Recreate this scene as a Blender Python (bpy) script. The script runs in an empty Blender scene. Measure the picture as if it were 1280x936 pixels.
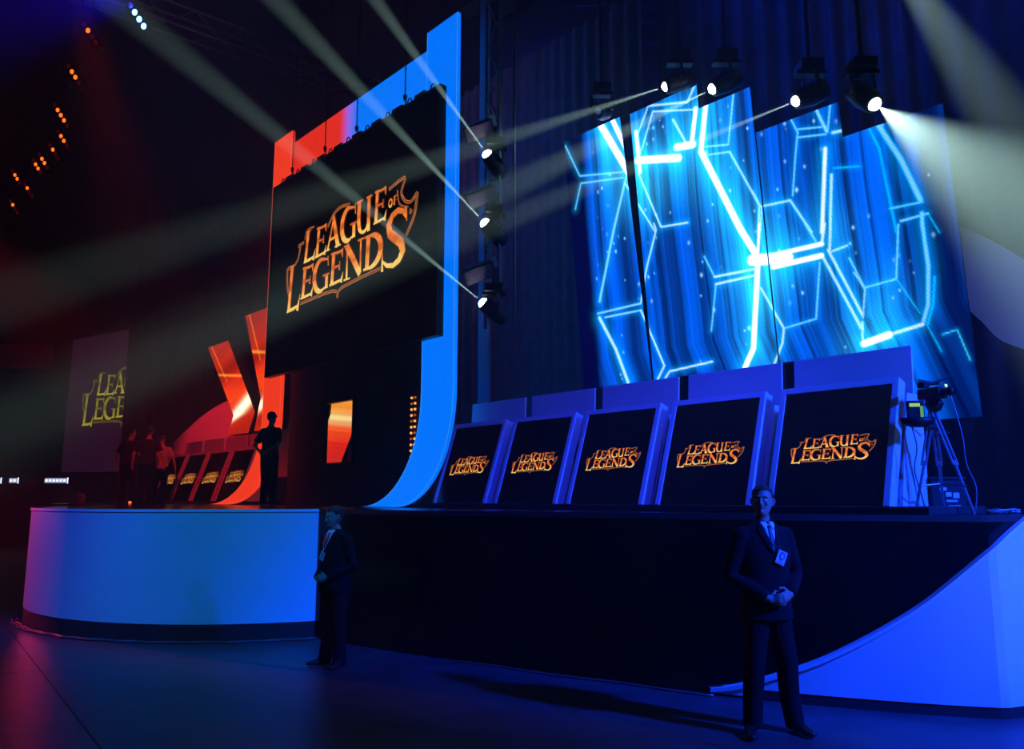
import bpy, bmesh, math, random
import numpy as np
from mathutils import Vector, Matrix
from mathutils.bvhtree import BVHTree

random.seed(7)
rng = np.random.default_rng(7)
SC = bpy.context.scene
COL = SC.collection
R = math.radians

# ------------------------------------------------------------------ camera
EYE = 1.66
cam = bpy.data.objects.new('camera', bpy.data.cameras.new('camera'))
COL.objects.link(cam)
SC.camera = cam
cam.location = (0, 0, EYE)
cam.rotation_euler = (math.pi / 2 + math.atan(.154), 0, 0)
cam.data.lens = 28.125
cam.data.sensor_width = 36
cam.data.clip_end = 200

# ------------------------------------------------------------------ world (black hall filled with thin stage haze)
wd = bpy.data.worlds.new('hall_air')
SC.world = wd
wd.use_nodes = True
wn = wd.node_tree
wn.nodes['Background'].inputs[0].default_value = (0, 0, 0, 1)
vs = wn.nodes.new('ShaderNodeVolumeScatter')
vs.inputs['Color'].default_value = (1, 1, 1, 1)
vs.inputs['Density'].default_value = .006
vs.inputs['Anisotropy'].default_value = .25
wn.links.new(vs.outputs[0], wn.nodes['World Output'].inputs['Volume'])
SC.view_settings.view_transform = 'Standard'
SC.view_settings.look = 'None'
SC.view_settings.gamma = 1
SC.view_settings.exposure = 0
SC.view_settings.use_curve_mapping = False
SC.cycles.max_bounces = 4
SC.cycles.volume_bounces = 0
SC.cycles.diffuse_bounces = 2
SC.cycles.glossy_bounces = 3

# ------------------------------------------------------------------ stage directions
# The stage line runs from right-near to left-far. a: metres along it (growing to the far left),
# s: metres behind the row of player screens, z: height.
E1 = Vector((-.67, .742, 0))
NB = Vector((.742, .67, 0))
K0 = 7.123
YAW = math.atan2(-.742, .67)
DECK = 1.52


def W(a, s, z):
    return Vector((a * E1.x + (K0 + s) * NB.x, a * E1.y + (K0 + s) * NB.y, z))


def spot(name, p, q, deg, e, col, blend=.5, size=.05):
    l = bpy.data.lights.new(name, 'SPOT')
    l.energy = e
    l.color = col
    l.spot_size = R(deg)
    l.spot_blend = blend
    l.shadow_soft_size = size
    o = bpy.data.objects.new(name, l)
    COL.objects.link(o)
    o.location = p
    o.rotation_euler = (Vector(q) - Vector(p)).to_track_quat('-Z', 'Y').to_euler()
    return o


BLUE = (.008, .05, 1)
# wash lamps of the stage rig, and unseen lamps added to tint the haze (off to the sides and overhead, outside the frame)
spot('blue_wash_light', (8.0, 1.5, 6.0), (3.6, 7.0, 1.5), 42, 15000, (.003, .045, 1), .8, .3)
spot('blue_wash_light', (9.0, 3.0, 5.5), (5.5, 8.4, 3.7), 20, 2200, (.06, .08, 1), .8, .3)
spot('blue_wash_light', (2.5, 2.0, 8.5), (.9, 9.8, 2.4), 34, 3600, (.02, .03, 1), .9, .3)
spot('blue_fill_light', (6.0, 12.5, 12.0), (2.5, 9.5, 4), 85, 34000, (.0, .03, 1), 1, .5)  # added unseen lamp, stands in for the video panels' glow in the haze
spot('blue_fill_light', (-3.0, 8.5, 12.5), (7.0, 10.5, 9.0), 48, 5000, (.0, .04, 1), 1, .3)  # added unseen lamp that brightens the blue haze in front of the drapes
spot('blue_fill_light', (1.0, 17.5, 12.0), (.5, 13, 4), 90, 1500, (.0, .05, 1), 1, .5)
spot('azure_wash_light', (-1.6, 3.0, 7.5), (-3.3, 9.8, .6), 30, 2000, (.0, .24, 1), .8, .25)
spot('blue_wash_light', (-8.5, 5.0, 7.0), (-5.5, 10.8, .7), 30, 1700, (.01, .08, 1), .8, .25)
spot('red_wash_light', (-14.5, 15.6, 3.0), (-6.8, 11.5, 1.1), 15, 2300, (1, .03, .08), .7, .2)
spot('red_wash_light', (-6.5, 11.0, 9.0), (-7.3, 18.6, 2.4), 26, 2000, (1, .012, .02), .7, .25)
spot('red_wash_light', (-13.5, 16.5, 8.5), (-9.6, 23.8, 3.2), 34, 3600, (1, .015, .04), .7, .25)
spot('red_back_light', (-5.5, 21.0, 11.5), (-9.0, 24.0, 3.5), 50, 1200, (1, .012, .03), .9, .3)
spot('red_house_light', (-15, 18, 10.5), (-17, 28, 6), 40, 200, (1, .03, .08), 1, .3)
spot('purple_haze_light', (-5, 9, 12.5), (-8, 16, 11), 80, 200, (.7, .0, .4), 1, .4)  # added unseen lamp, gives the haze at upper left its purple tint
spot('blue_house_light', (-6.4, 12.4, 9.9), (-11.5, 9.6, 8.8), 80, 4500, (.0, .0, 1), 1, .2)
spot('blue_house_light', (-6.4, 12.4, 9.9), (-3.5, 11.0, 13.0), 60, 900, (.02, .0, 1), 1, .2)

# ------------------------------------------------------------------ mesh helpers


class MB:
    def __init__(self):
        self.v = []
        self.f = []

    def add(self, vs_, fs):
        o = len(self.v)
        self.v += [tuple(p) for p in vs_]
        self.f += [tuple(i + o for i in f) for f in fs]
        return self

    def box(self, c, d, rot=None):
        c = Vector(c)
        P = []
        for z in (-.5, .5):
            for y in (-.5, .5):
                for x in (-.5, .5):
                    p = Vector((x * d[0], y * d[1], z * d[2]))
                    if rot:
                        p = rot @ p
                    P.append(p + c)
        return self.add(P, [(0, 2, 3, 1), (4, 5, 7, 6), (0, 1, 5, 4), (2, 6, 7, 3), (0, 4, 6, 2), (1, 3, 7, 5)])

    def loft(self, pts, rad, n=12, up=Vector((0, 1, .01)), caps=True, frames=None):
        """tube through pts; rad = list of r or (rx, ry)"""
        pts = [Vector(p) for p in pts]
        P = []
        for i, p in enumerate(pts):
            if i == 0:
                t = pts[1] - p
            elif i == len(pts) - 1:
                t = p - pts[i - 1]
            else:
                t = (pts[i + 1] - p).normalized() + (p - pts[i - 1]).normalized()
            t.normalize()
            u = up - up.dot(t) * t
            if u.length < 1e-3:
                u = Vector((1, 0, 0)) - t.x * t
            u.normalize()
            w = u.cross(t)
            r = rad[i]
            rx, ry = (r, r) if not isinstance(r, (tuple, list)) else r
            for k in range(n):
                a = 2 * math.pi * k / n
                P.append(p + w * (math.cos(a) * rx) + u * (math.sin(a) * ry))
        F = []
        m = len(pts)
        for i in range(m - 1):
            for k in range(n):
                F.append((i * n + k, i * n + (k + 1) % n, (i + 1) * n + (k + 1) % n, (i + 1) * n + k))
        if caps:
            F.append(tuple(range(n))[::-1])
            F.append(tuple((m - 1) * n + k for k in range(n)))
        return self.add(P, F)

    def tube(self, p, q, r, n=8, r2=None):
        return self.loft([p, q], [r, r if r2 is None else r2], n)

    def ball(self, c, r, n=10, m=7):
        c = Vector(c)
        rx, ry, rz = (r, r, r) if not isinstance(r, (tuple, list)) else r
        P = [c + Vector((0, 0, -rz))]
        for i in range(1, m):
            t = math.pi * i / m - math.pi / 2
            for k in range(n):
                a = 2 * math.pi * k / n
                P.append(c + Vector((math.cos(a) * math.cos(t) * rx, math.sin(a) * math.cos(t) * ry, math.sin(t) * rz)))
        P.append(c + Vector((0, 0, rz)))
        F = []
        for k in range(n):
            F.append((0, 1 + (k + 1) % n, 1 + k))
            F.append((len(P) - 1, 1 + (m - 2) * n + k, 1 + (m - 2) * n + (k + 1) % n))
        for i in range(m - 2):
            for k in range(n):
                a, b = 1 + i * n + k, 1 + i * n + (k + 1) % n
                F.append((a, b, b + n, a + n))
        return self.add(P, F)

    def prism(self, poly, fn, t):
        """poly 2D outline; fn(x, y, d) -> 3D; thickness t"""
        n = len(poly)
        P = [fn(x, y, 0) for x, y in poly] + [fn(x, y, t) for x, y in poly]
        F = [tuple(range(n)), tuple(range(2 * n - 1, n - 1, -1))]
        F += [(i, i + n, (i + 1) % n + n, (i + 1) % n) for i in range(n)]
        return self.add(P, F)

    def strip(self, L0, L1):
        n = len(L0)
        return self.add(list(L0) + list(L1), [(i, i + 1, n + i + 1, n + i) for i in range(n - 1)])

    def mesh(self, name):
        me = bpy.data.meshes.new(name)
        me.from_pydata([tuple(p) for p in self.v], [], self.f)
        bm = bmesh.new()
        bm.from_mesh(me)
        bmesh.ops.recalc_face_normals(bm, faces=bm.faces)
        bm.to_mesh(me)
        bm.free()
        return me

    def build(self, name, mat, parent=None, smooth=False, bevel=0):
        me = self.mesh(name)
        if mat:
            me.materials.append(mat)
        if smooth:
            for p in me.polygons:
                p.use_smooth = True
        o = bpy.data.objects.new(name, me)
        COL.objects.link(o)
        if parent:
            o.parent = parent
        if bevel:
            b = o.modifiers.new('bevel', 'BEVEL')
            b.width = bevel
            b.segments = 2
            b.limit_method = 'ANGLE'
        return o


def tag(o, label=None, cat=None, group=None, kind=None):
    if label:
        o['label'] = label
    if cat:
        o['category'] = cat
    if group:
        o['group'] = group
    if kind:
        o['kind'] = kind
    return o


def thing(name, label, cat, loc=(0, 0, 0), rz=0, group=None):
    o = bpy.data.objects.new(name, None)
    COL.objects.link(o)
    o.empty_display_size = .1
    o.location = loc
    o.rotation_euler = (0, 0, rz)
    return tag(o, label, cat, group)


def dup(root, loc, rz=None, label=None):
    r = root.copy()
    COL.objects.link(r)
    r.location = loc
    if rz is not None:
        r.rotation_euler = (0, 0, rz)
    if label:
        r['label'] = label
    for ch in list(root.children):
        c = ch.copy()
        COL.objects.link(c)
        c.parent = r
        for g in list(ch.children):
            h = g.copy()
            COL.objects.link(h)
            h.parent = c
    return r


# ------------------------------------------------------------------ materials


def mat(name, col, rough=.6, metal=0, spec=.5, noise=0, scale=8, bump=0, bscale=60, stretch=(1, 1, 1)):
    m = bpy.data.materials.new(name)
    m.use_nodes = True
    nt = m.node_tree
    b = nt.nodes['Principled BSDF']
    b.inputs['Base Color'].default_value = (*col, 1)
    b.inputs['Roughness'].default_value = rough
    b.inputs['Metallic'].default_value = metal
    b.inputs['Specular IOR Level'].default_value = spec
    tc = nt.nodes.new('ShaderNodeTexCoord')
    mp = nt.nodes.new('ShaderNodeMapping')
    mp.inputs['Scale'].default_value = stretch
    nt.links.new(tc.outputs['Object'], mp.inputs[0])
    if noise:
        n = nt.nodes.new('ShaderNodeTexNoise')
        n.inputs['Scale'].default_value = scale
        n.inputs['Detail'].default_value = 5
        nt.links.new(mp.outputs[0], n.inputs['Vector'])
        r = nt.nodes.new('ShaderNodeValToRGB')
        r.color_ramp.elements[0].position = .3
        r.color_ramp.elements[1].position = .7
        r.color_ramp.elements[0].color = (*[c * (1 - noise) for c in col], 1)
        r.color_ramp.elements[1].color = (*[min(1, c * (1 + noise)) for c in col], 1)
        nt.links.new(n.outputs[0], r.inputs[0])
        nt.links.new(r.outputs[0], b.inputs['Base Color'])
    if bump:
        n = nt.nodes.new('ShaderNodeTexNoise')
        n.inputs['Scale'].default_value = bscale
        nt.links.new(mp.outputs[0], n.inputs['Vector'])
        bp = nt.nodes.new('ShaderNodeBump')
        bp.inputs['Strength'].default_value = bump
        bp.inputs['Distance'].default_value = .01
        nt.links.new(n.outputs[0], bp.inputs['Height'])
        nt.links.new(bp.outputs[0], b.inputs['Normal'])
    return m


def emit(name, col, strength=1, sample='NONE'):
    m = bpy.data.materials.new(name)
    m.use_nodes = True
    nt = m.node_tree
    nt.nodes.clear()
    o = nt.nodes.new('ShaderNodeOutputMaterial')
    e = nt.nodes.new('ShaderNodeEmission')
    e.inputs[0].default_value = (*col, 1)
    e.inputs[1].default_value = strength
    nt.links.new(e.outputs[0], o.inputs[0])
    m.cycles.emission_sampling = sample
    return m


def emit_attr(name, strength=1):
    m = emit(name, (1, 1, 1), strength)
    nt = m.node_tree
    a = nt.nodes.new('ShaderNodeAttribute')
    a.attribute_name = 'col'
    nt.links.new(a.outputs['Color'], nt.nodes['Emission'].inputs[0])
    return m


def set_col(o, cols):
    me = o.data
    at = me.color_attributes.new('col', 'FLOAT_COLOR', 'POINT')
    c = np.ones((len(me.vertices), 4), dtype=np.float32)
    c[:, :3] = cols
    at.data.foreach_set('color', c.ravel())


def lightbox(name, c0, c1=None, x0=0, x1=1, strength=1):
    """a translucent backlit panel: glowing sheet with a soft glossy face"""
    m = bpy.data.materials.new(name)
    m.use_nodes = True
    nt = m.node_tree
    b = nt.nodes['Principled BSDF']
    b.inputs['Base Color'].default_value = (.04, .04, .04, 1)
    b.inputs['Roughness'].default_value = .25
    b.inputs['Emission Strength'].default_value = strength
    b.inputs['Emission Color'].default_value = (*c0, 1)
    if c1:
        tc = nt.nodes.new('ShaderNodeTexCoord')
        sx = nt.nodes.new('ShaderNodeSeparateXYZ')
        nt.links.new(tc.outputs['Object'], sx.inputs[0])
        mr = nt.nodes.new('ShaderNodeMapRange')
        mr.inputs['From Min'].default_value = x0
        mr.inputs['From Max'].default_value = x1
        mr.interpolation_type = 'SMOOTHSTEP'
        nt.links.new(sx.outputs[0], mr.inputs[0])
        cr = nt.nodes.new('ShaderNodeValToRGB')
        cr.color_ramp.elements[0].color = (*c0, 1)
        cr.color_ramp.elements[1].color = (*c1, 1)
        e = cr.color_ramp.elements.new(.5)
        e.color = (.30, .14, .85, 1)
        nt.links.new(mr.outputs[0], cr.inputs[0])
        nt.links.new(cr.outputs[0], b.inputs['Emission Color'])
    m.cycles.emission_sampling = 'NONE'
    return m


M = dict(
    floor=mat('dark_hall_floor', (.055, .06, .075), .38, noise=.25, scale=3, bump=.15, bscale=40),
    wall=mat('dark_wall_paint', (.05, .05, .055), .8, noise=.2, scale=2),
    deck=mat('black_gloss_deck', (.012, .012, .014), .16, noise=.3, scale=5),
    gloss=mat('black_gloss_panel', (.003, .003, .004), .14, spec=.3, noise=.3, scale=4),
    matte=mat('black_matte', (.012, .012, .013), .8, noise=.2, scale=10),
    white=mat('white_laminate', (.75, .75, .76), .32, noise=.02, scale=3),
    frame=mat('pale_grey_paint', (.62, .62, .66), .45, noise=.04, scale=6),
    framedge=mat('pale_edge', (.8, .8, .85), .4, noise=.03, scale=6),
    screen=mat('black_screen_glass', (.004, .004, .006), .22, noise=.2, scale=6),
    black_metal=mat('black_metal', (.010, .010, .012), .45, .6, noise=.2, scale=20),
    grey_metal=mat('grey_metal', (.25, .26, .28), .4, .7, noise=.2, scale=20),
    drape=mat('navy_drape', (.16, .17, .24), .85, noise=.2, scale=4, bump=.2, bscale=90),
    drape_dark=mat('black_drape', (.05, .045, .05), .9, noise=.2, scale=4, bump=.2, bscale=90),
    suit=mat('dark_suit_cloth', (.009, .009, .012), .85, spec=.12, noise=.2, scale=60, bump=.2, bscale=300),
    trouser=mat('dark_trouser_cloth', (.008, .008, .011), .85, spec=.12, noise=.2, scale=60),
    tee=mat('black_tee_shirt', (.015, .014, .015), .9, noise=.2, scale=40),
    skin=mat('skin', (.42, .25, .18), .5, noise=.08, scale=25),
    hair=mat('dark_hair', (.02, .015, .012), .6, noise=.3, scale=90, bump=.4, bscale=150),
    shirt=mat('white_shirt', (.8, .8, .82), .7, noise=.03, scale=40),
    tie=mat('dark_tie', (.02, .02, .03), .5, noise=.1, scale=90),
    shoe=mat('black_leather', (.02, .018, .018), .25, noise=.2, scale=40),
    card=mat('badge_card', (.7, .72, .8), .4, noise=.05, scale=60),
    cardmark=mat('badge_print', (.12, .14, .3), .5, noise=.1, scale=60),
    cable=mat('cable_rubber', (.06, .05, .06), .5, noise=.2, scale=30),
    redled=None, blue_sheet=None)
M['lamp'] = emit('lamp_lens', (.85, .95, 1), 30)
M['dimlens'] = mat('unlit_lens', (.5, .6, .75), .1, noise=.1)
LOGO = emit_attr('gold_lettering', 1)
LEDM = emit_attr('led_pixels', 1)

# ------------------------------------------------------------------ hall


def plane(name, pts, m, kind='structure'):
    o = MB().add(pts, [tuple(range(len(pts)))]).build(name, m)
    if kind:
        o['kind'] = kind
    return o


fl = MB()
fl.add([(-22, -8, 0), (14, -8, 0), (14, 34, 0), (-22, 34, 0)], [(0, 1, 2, 3)])
tag(fl.build('floor', M['floor']), kind='structure')
plane('ceiling', [(-22, -8, 13.2), (-22, 34, 13.2), (14, 34, 13.2), (14, -8, 13.2)], M['wall'])
plane('wall_back', [(-22, 33.5, 0), (14, 33.5, 0), (14, 33.5, 13.2), (-22, 33.5, 13.2)], M['wall'])
plane('wall_left', [(-21.5, -8, 0), (-21.5, 33.5, 0), (-21.5, 33.5, 13.2), (-21.5, -8, 13.2)], M['wall'])
plane('wall_right', [(13, 33.5, 0), (13, -8, 0), (13, -8, 13.2), (13, 33.5, 13.2)], M['wall'])
# recessed joints between the floor sheets
for p, q in [((-8.6, 13.5), (-2.25, 5.0)), ((-2.25, 5.0), (.6, 1.2)), ((-7.5, 7.2), (-2.9, 8.6)), ((.5, 6.8), (3.5, 3.2)), ((-2.9, 8.6), (-.6, 7.4))]:
    p3, q3 = Vector((*p, .001)), Vector((*q, .001))
    d = (q3 - p3).normalized()
    n = Vector((-d.y, d.x, 0)) * .006
    tag(MB().add([p3 - n, q3 - n, q3 + n, p3 + n], [(0, 1, 2, 3)]).build('trim_%d' % (1 + len([o for o in COL.objects if o.name.startswith('trim_')])), M['matte']), kind='structure')

# ------------------------------------------------------------------ stage
DC, DR = Vector((-3.75, 13.1, 0)), 3.45
PATH = [(-2.36, 9.94), (-1.2, 9.02), (-.06, 8.3), (.94, 7.65), (1.71, 7.2), (2.41, 6.85), (3.2, 6.56), (3.75, 6.42), (4.6, 6.78), (5.5, 7.4), (6.6, 8.6)]
st = thing('stage', 'long raised stage with a white curved front at left and glossy black front at right', 'stage')
arc = [(DC.x + DR * math.cos(R(t)), DC.y + DR * math.sin(R(t))) for t in np.linspace(-66.3, -200, 60)]
outl = arc[::-1] + PATH[1:] + [(8.0, 11.0), (2, 19), (-3, 27), (-13.5, 26), (-10.8, 19)]
d = MB().prism(outl, lambda x, y, t: (x, y, DECK - .04 + t), .04)
d.build('deck', M['deck'], st)


def wallstrip(pts, z0, z1, name, m, off=0, parent=st, smooth=True):
    b = MB()
    b.strip([(x, y, z0) for x, y in pts], [(x, y, z1) for x, y in pts])
    return b.build(name, m, parent, smooth)


wallstrip(arc, .2, DECK - .005, 'curved_front_panel', M['white'])['label'] = 'white curved front panel'
arc2 = [(DC.x + (DR - .01) * math.cos(R(t)), DC.y + (DR - .01) * math.sin(R(t))) for t in np.linspace(-66.3, -200, 60)]
wallstrip(arc2, 0, .2, 'plinth', M['matte'])['label'] = 'black plinth'
# the thin pale lip on the curved front
lip = MB()
lip.strip([(DC.x + (DR + .012) * math.cos(R(t)), DC.y + (DR + .012) * math.sin(R(t)), DECK - .03) for t in np.linspace(-66.3, -200, 60)],
          [(DC.x + (DR + .012) * math.cos(R(t)), DC.y + (DR + .012) * math.sin(R(t)), DECK + .004) for t in np.linspace(-66.3, -200, 60)])
lip.build('lip', M['framedge'], st, True)


def spline(pts, n):
    out = []
    P = [pts[0]] + list(pts) + [pts[-1]]
    for i in range(1, len(P) - 2):
        p0, p1, p2, p3 = [np.array(q, float) for q in P[i - 1:i + 3]]
        for k in range(n):
            t = k / n
            out.append(tuple(.5 * ((2 * p1) + (-p0 + p2) * t + (2 * p0 - 5 * p1 + 4 * p2 - p3) * t * t + (-p0 + 3 * p1 - 3 * p2 + p3) * t ** 3)))
    out.append(tuple(P[-2]))
    return out


FP = spline(PATH[:8], 6) + PATH[8:]
# black front in separate sheets with hairline joints
idx = list(range(0, len(FP), 7)) + [len(FP) - 1]
for i0, i1 in zip(idx, idx[1:]):
    if i1 > i0:
        wallstrip(FP[i0:i1 + 1], .0, DECK - .004, 'black_front_panel', M['gloss'])
lp = MB()
lp.strip([(x, y - .012, DECK - .05) for x, y in FP], [(x, y - .012, DECK + .003) for x, y in FP])
lp.build('edge_trim', M['matte'], st, True)


def on_path(X):
    for (x0, y0), (x1, y1) in zip(FP, FP[1:]):
        if x0 <= X <= x1:
            return y0 + (y1 - y0) * (X - x0) / (x1 - x0)
    return FP[-1][1]


# white flared fin on the right of the stage front
fz = [(1.69, .03), (1.93, .09), (2.4, .29), (2.66, .428), (2.95, .608), (3.24, .813), (3.53, 1.061), (3.78, 1.268), (4.14, 1.481), (4.5, 1.66), (5.0, 1.9)]
fz = spline(fz, 4)
fin = thing('curved_fin', 'large blue-lit white fin sweeping up along the right end of the stage front', 'panel')
b = MB()
F0 = [(x, on_path(x) - .05, .02 if z < .1 else max(.02, min(z - .02, .085))) for x, z in fz]
F1 = [(x, on_path(x) - .05, z) for x, z in fz]
b.strip(F0, F1)
b.build('face_panel', M['white'], fin)
e = MB()
G0 = [(x, on_path(x) - .075, z - .005) for x, z in fz]
G1 = [(x, on_path(x) - .075, z + .028) for x, z in fz]
G2 = [(x, on_path(x) - .005, z + .028) for x, z in fz]
e.strip(G0, G1)
e.strip(G1, G2)
o = e.build('edge_strip', M['framedge'], fin)  # paler tone puts the light on the upturned edge into the colour
o['label'] = 'brighter raised edge strip'
pb = MB()
PB = [(x, on_path(x) - .04, 0) for x, z in fz]
PT = [(x, on_path(x) - .04, .084) for x, z in fz]
pb.strip(PB, PT)
pb.build('kick_board', M['matte'], fin)

# riser under the screens
for a0, a1, lab in ((2.6, 9.75, 'low black riser under the row of blue-lit player screens'), (16.45, 22.0, 'low black riser under the row of red-lit player screens')):
    r = MB().box((0, .4, .0325), (a1 - a0, 1.3, .065)).build('riser', M['matte'], None, bevel=.005)
    r.location = W((a0 + a1) / 2, 0, DECK)
    r.rotation_euler = (0, 0, YAW)
    tag(r, lab, 'riser', 'risers')

# ------------------------------------------------------------------ lettering drawn on the screens
# letters are strokes in a unit box (x right, y up): list of [points], [half widths]


def arcpts(cx, cy, rx, ry, t0, t1, n=12):
    return [(cx + rx * math.cos(R(t)), cy + ry * math.sin(R(t))) for t in np.linspace(t0, t1, n)]


GL = {
    'L': [([(.2, 1), (.17, .5), (.14, .05)], [.13, .11, .12]), ([(0, 1), (.42, 1)], [.035, .03]), ([(0, .05), (.5, .07), (.85, .1)], [.05, .07, .05]), ([(.82, .0), (.97, .34)], [.1, .01])],
    'E': [([(.2, 1), (.19, .5), (.18, .03)], [.13, .11, .12]), ([(0, .97), (.5, .94), (.82, .95)], [.04, .055, .045]), ([(.8, 1.0), (.86, .74)], [.09, .01]),
          ([(.2, .53), (.7, .53)], [.055, .04]), ([(.68, .66), (.68, .40)], [.015, .06]), ([(0, .04), (.5, .06), (.88, .08)], [.045, .06, .05]), ([(.85, .0), (.97, .3)], [.1, .01])],
    'A': [([(.5, 1.03), (.32, .5), (.13, .0)], [.04, .05, .05]), ([(.46, 1.03), (.63, .5), (.82, .0)], [.09, .12, .12]), ([(.26, .32), (.7, .34)], [.05, .05]),
          ([(-.02, .02), (.28, .02)], [.03, .03]), ([(.62, .02), (1.0, .02)], [.035, .03])],
    'G': [(arcpts(.52, .5, .42, .47, 62, 300, 22), [.03 + .1 * math.sin(math.pi * i / 21) for i in range(22)]), ([(.62, .96), (.9, .9)], [.05, .03]), ([(.9, 1.0), (.93, .7)], [.02, .02]),
          ([(.74, .06), (.9, .16)], [.05, .04]), ([(.86, .46), (.86, .05)], [.1, .1]), ([(.62, .46), (1.02, .46)], [.03, .03])],
    'U': [([(.2, 1), (.19, .4), (.25, .18)], [.12, .11, .1]), (arcpts(.5, .3, .28, .26, 200, 345, 10), [.1, .09, .07, .06, .06, .06, .06, .06, .07, .08]), ([(.8, 1), (.8, .3), (.82, .0)], [.1, .1, .09]),
          ([(.02, .98), (.42, .98)], [.03, .03]), ([(.64, .98), (.98, .98)], [.03, .03])],
    'N': [([(.15, .98), (.15, .0)], [.05, .06]), ([(.1, 1.0), (.45, .55), (.84, .0)], [.13, .13, .12]), ([(.84, 1.0), (.85, .04)], [.05, .05]), ([(0, .0), (.32, .0)], [.03, .03]), ([(.68, 1.0), (1, 1.0)], [.03, .03]), ([(-.04, 1.0), (.2, 1.0)], [.03, .03])],
    'D': [([(.2, .98), (.19, .03)], [.12, .12]), (arcpts(.3, .5, .58, .46, 90, -90, 18), [.05 + .09 * math.sin(math.pi * i / 17) for i in range(18)]), ([(0, .96), (.34, .96)], [.04, .05]), ([(0, .05), (.34, .05)], [.04, .05])],
    'S': [([(.93, .78), (.8, .93), (.6, .98), (.38, .93), (.24, .78), (.3, .62), (.52, .5), (.74, .38), (.82, .22), (.68, .08), (.45, .02), (.2, .06), (.03, .16)],
           [.02, .06, .07, .08, .11, .12, .12, .12, .11, .08, .06, .05, .03]), ([(.9, .98), (.95, .72)], [.05, .01]), ([(.0, .32), (.02, -.02)], [.01, .05])],
    'O': [(arcpts(.5, .5, .36, .42, 0, 360, 20), [.13] * 20)],
    'F': [([(.25, 1), (.25, .0)], [.14, .14]), ([(.1, .94), (.9, .94)], [.09, .07]), ([(.25, .52), (.75, .52)], [.07, .06])],
}
# placed in the lettering's own drawing units (0..805 wide, 0..285 high, y down)
WORDS = [('L', 125, 30, 82, 105, -.12), ('E', 205, 34, 76, 100, -.1), ('A', 278, 26, 100, 100, 0), ('G', 372, 18, 100, 108, 0), ('U', 468, 16, 96, 106, 0), ('E', 574, 12, 72, 100, -.06),
         ('O', 655, 56, 24, 26, 0), ('F', 682, 54, 22, 26, 0),
         ('L', 12, 124, 96, 158, -.10), ('E', 112, 146, 88, 105, -.1), ('G', 196, 142, 112, 108, 0), ('E', 312, 140, 88, 104, -.06), ('N', 404, 137, 118, 104, 0), ('D', 522, 134, 108, 104, -.04), ('S', 628, 98, 134, 158, 0)]
SHIELD = [([(120, 60), (78, 64), (92, 72), (78, 108), (50, 126)], 5), ([(2, 122), (30, 132), (48, 128)], 5), ([(0, 122), (4, 180), (28, 232)], 6),
          ([(110, 262), (335, 260), (366, 284), (394, 260), (630, 246)], 5), ([(285, 48), (322, 16), (370, 4), (425, 10)], 5), ([(655, 26), (738, 14), (722, 50), (740, 80), (772, 92), (804, 74)], 5),
          ([(804, 74), (792, 132), (752, 182)], 6), ([(125, 52), (140, 24), (190, 24)], 3), ([(700, 40), (714, 84), (760, 104)], 3), ([(770, 112), (778, 120), (768, 124), (770, 112)], 2.5)]


def ribbon2(pts, hw):
    """flat band along a polyline: returns verts, faces"""
    V, F = [], []
    n = len(pts)
    closed = math.dist(pts[0], pts[-1]) < 1e-6
    for i in range(n):
        a, c = pts[max(i - 1, 0)], pts[min(i + 1, n - 1)]
        if closed and i in (0, n - 1):
            a, c = pts[n - 2], pts[1]
        dx, dy = c[0] - a[0], c[1] - a[1]
        L = math.hypot(dx, dy) or 1
        nx, ny = -dy / L, dx / L
        V += [(pts[i][0] + nx * hw[i], pts[i][1] + ny * hw[i]), (pts[i][0] - nx * hw[i], pts[i][1] - ny * hw[i])]
    for i in range(n - 1):
        F.append((2 * i, 2 * i + 1, 2 * i + 3, 2 * i + 2))
    return V, F


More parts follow.
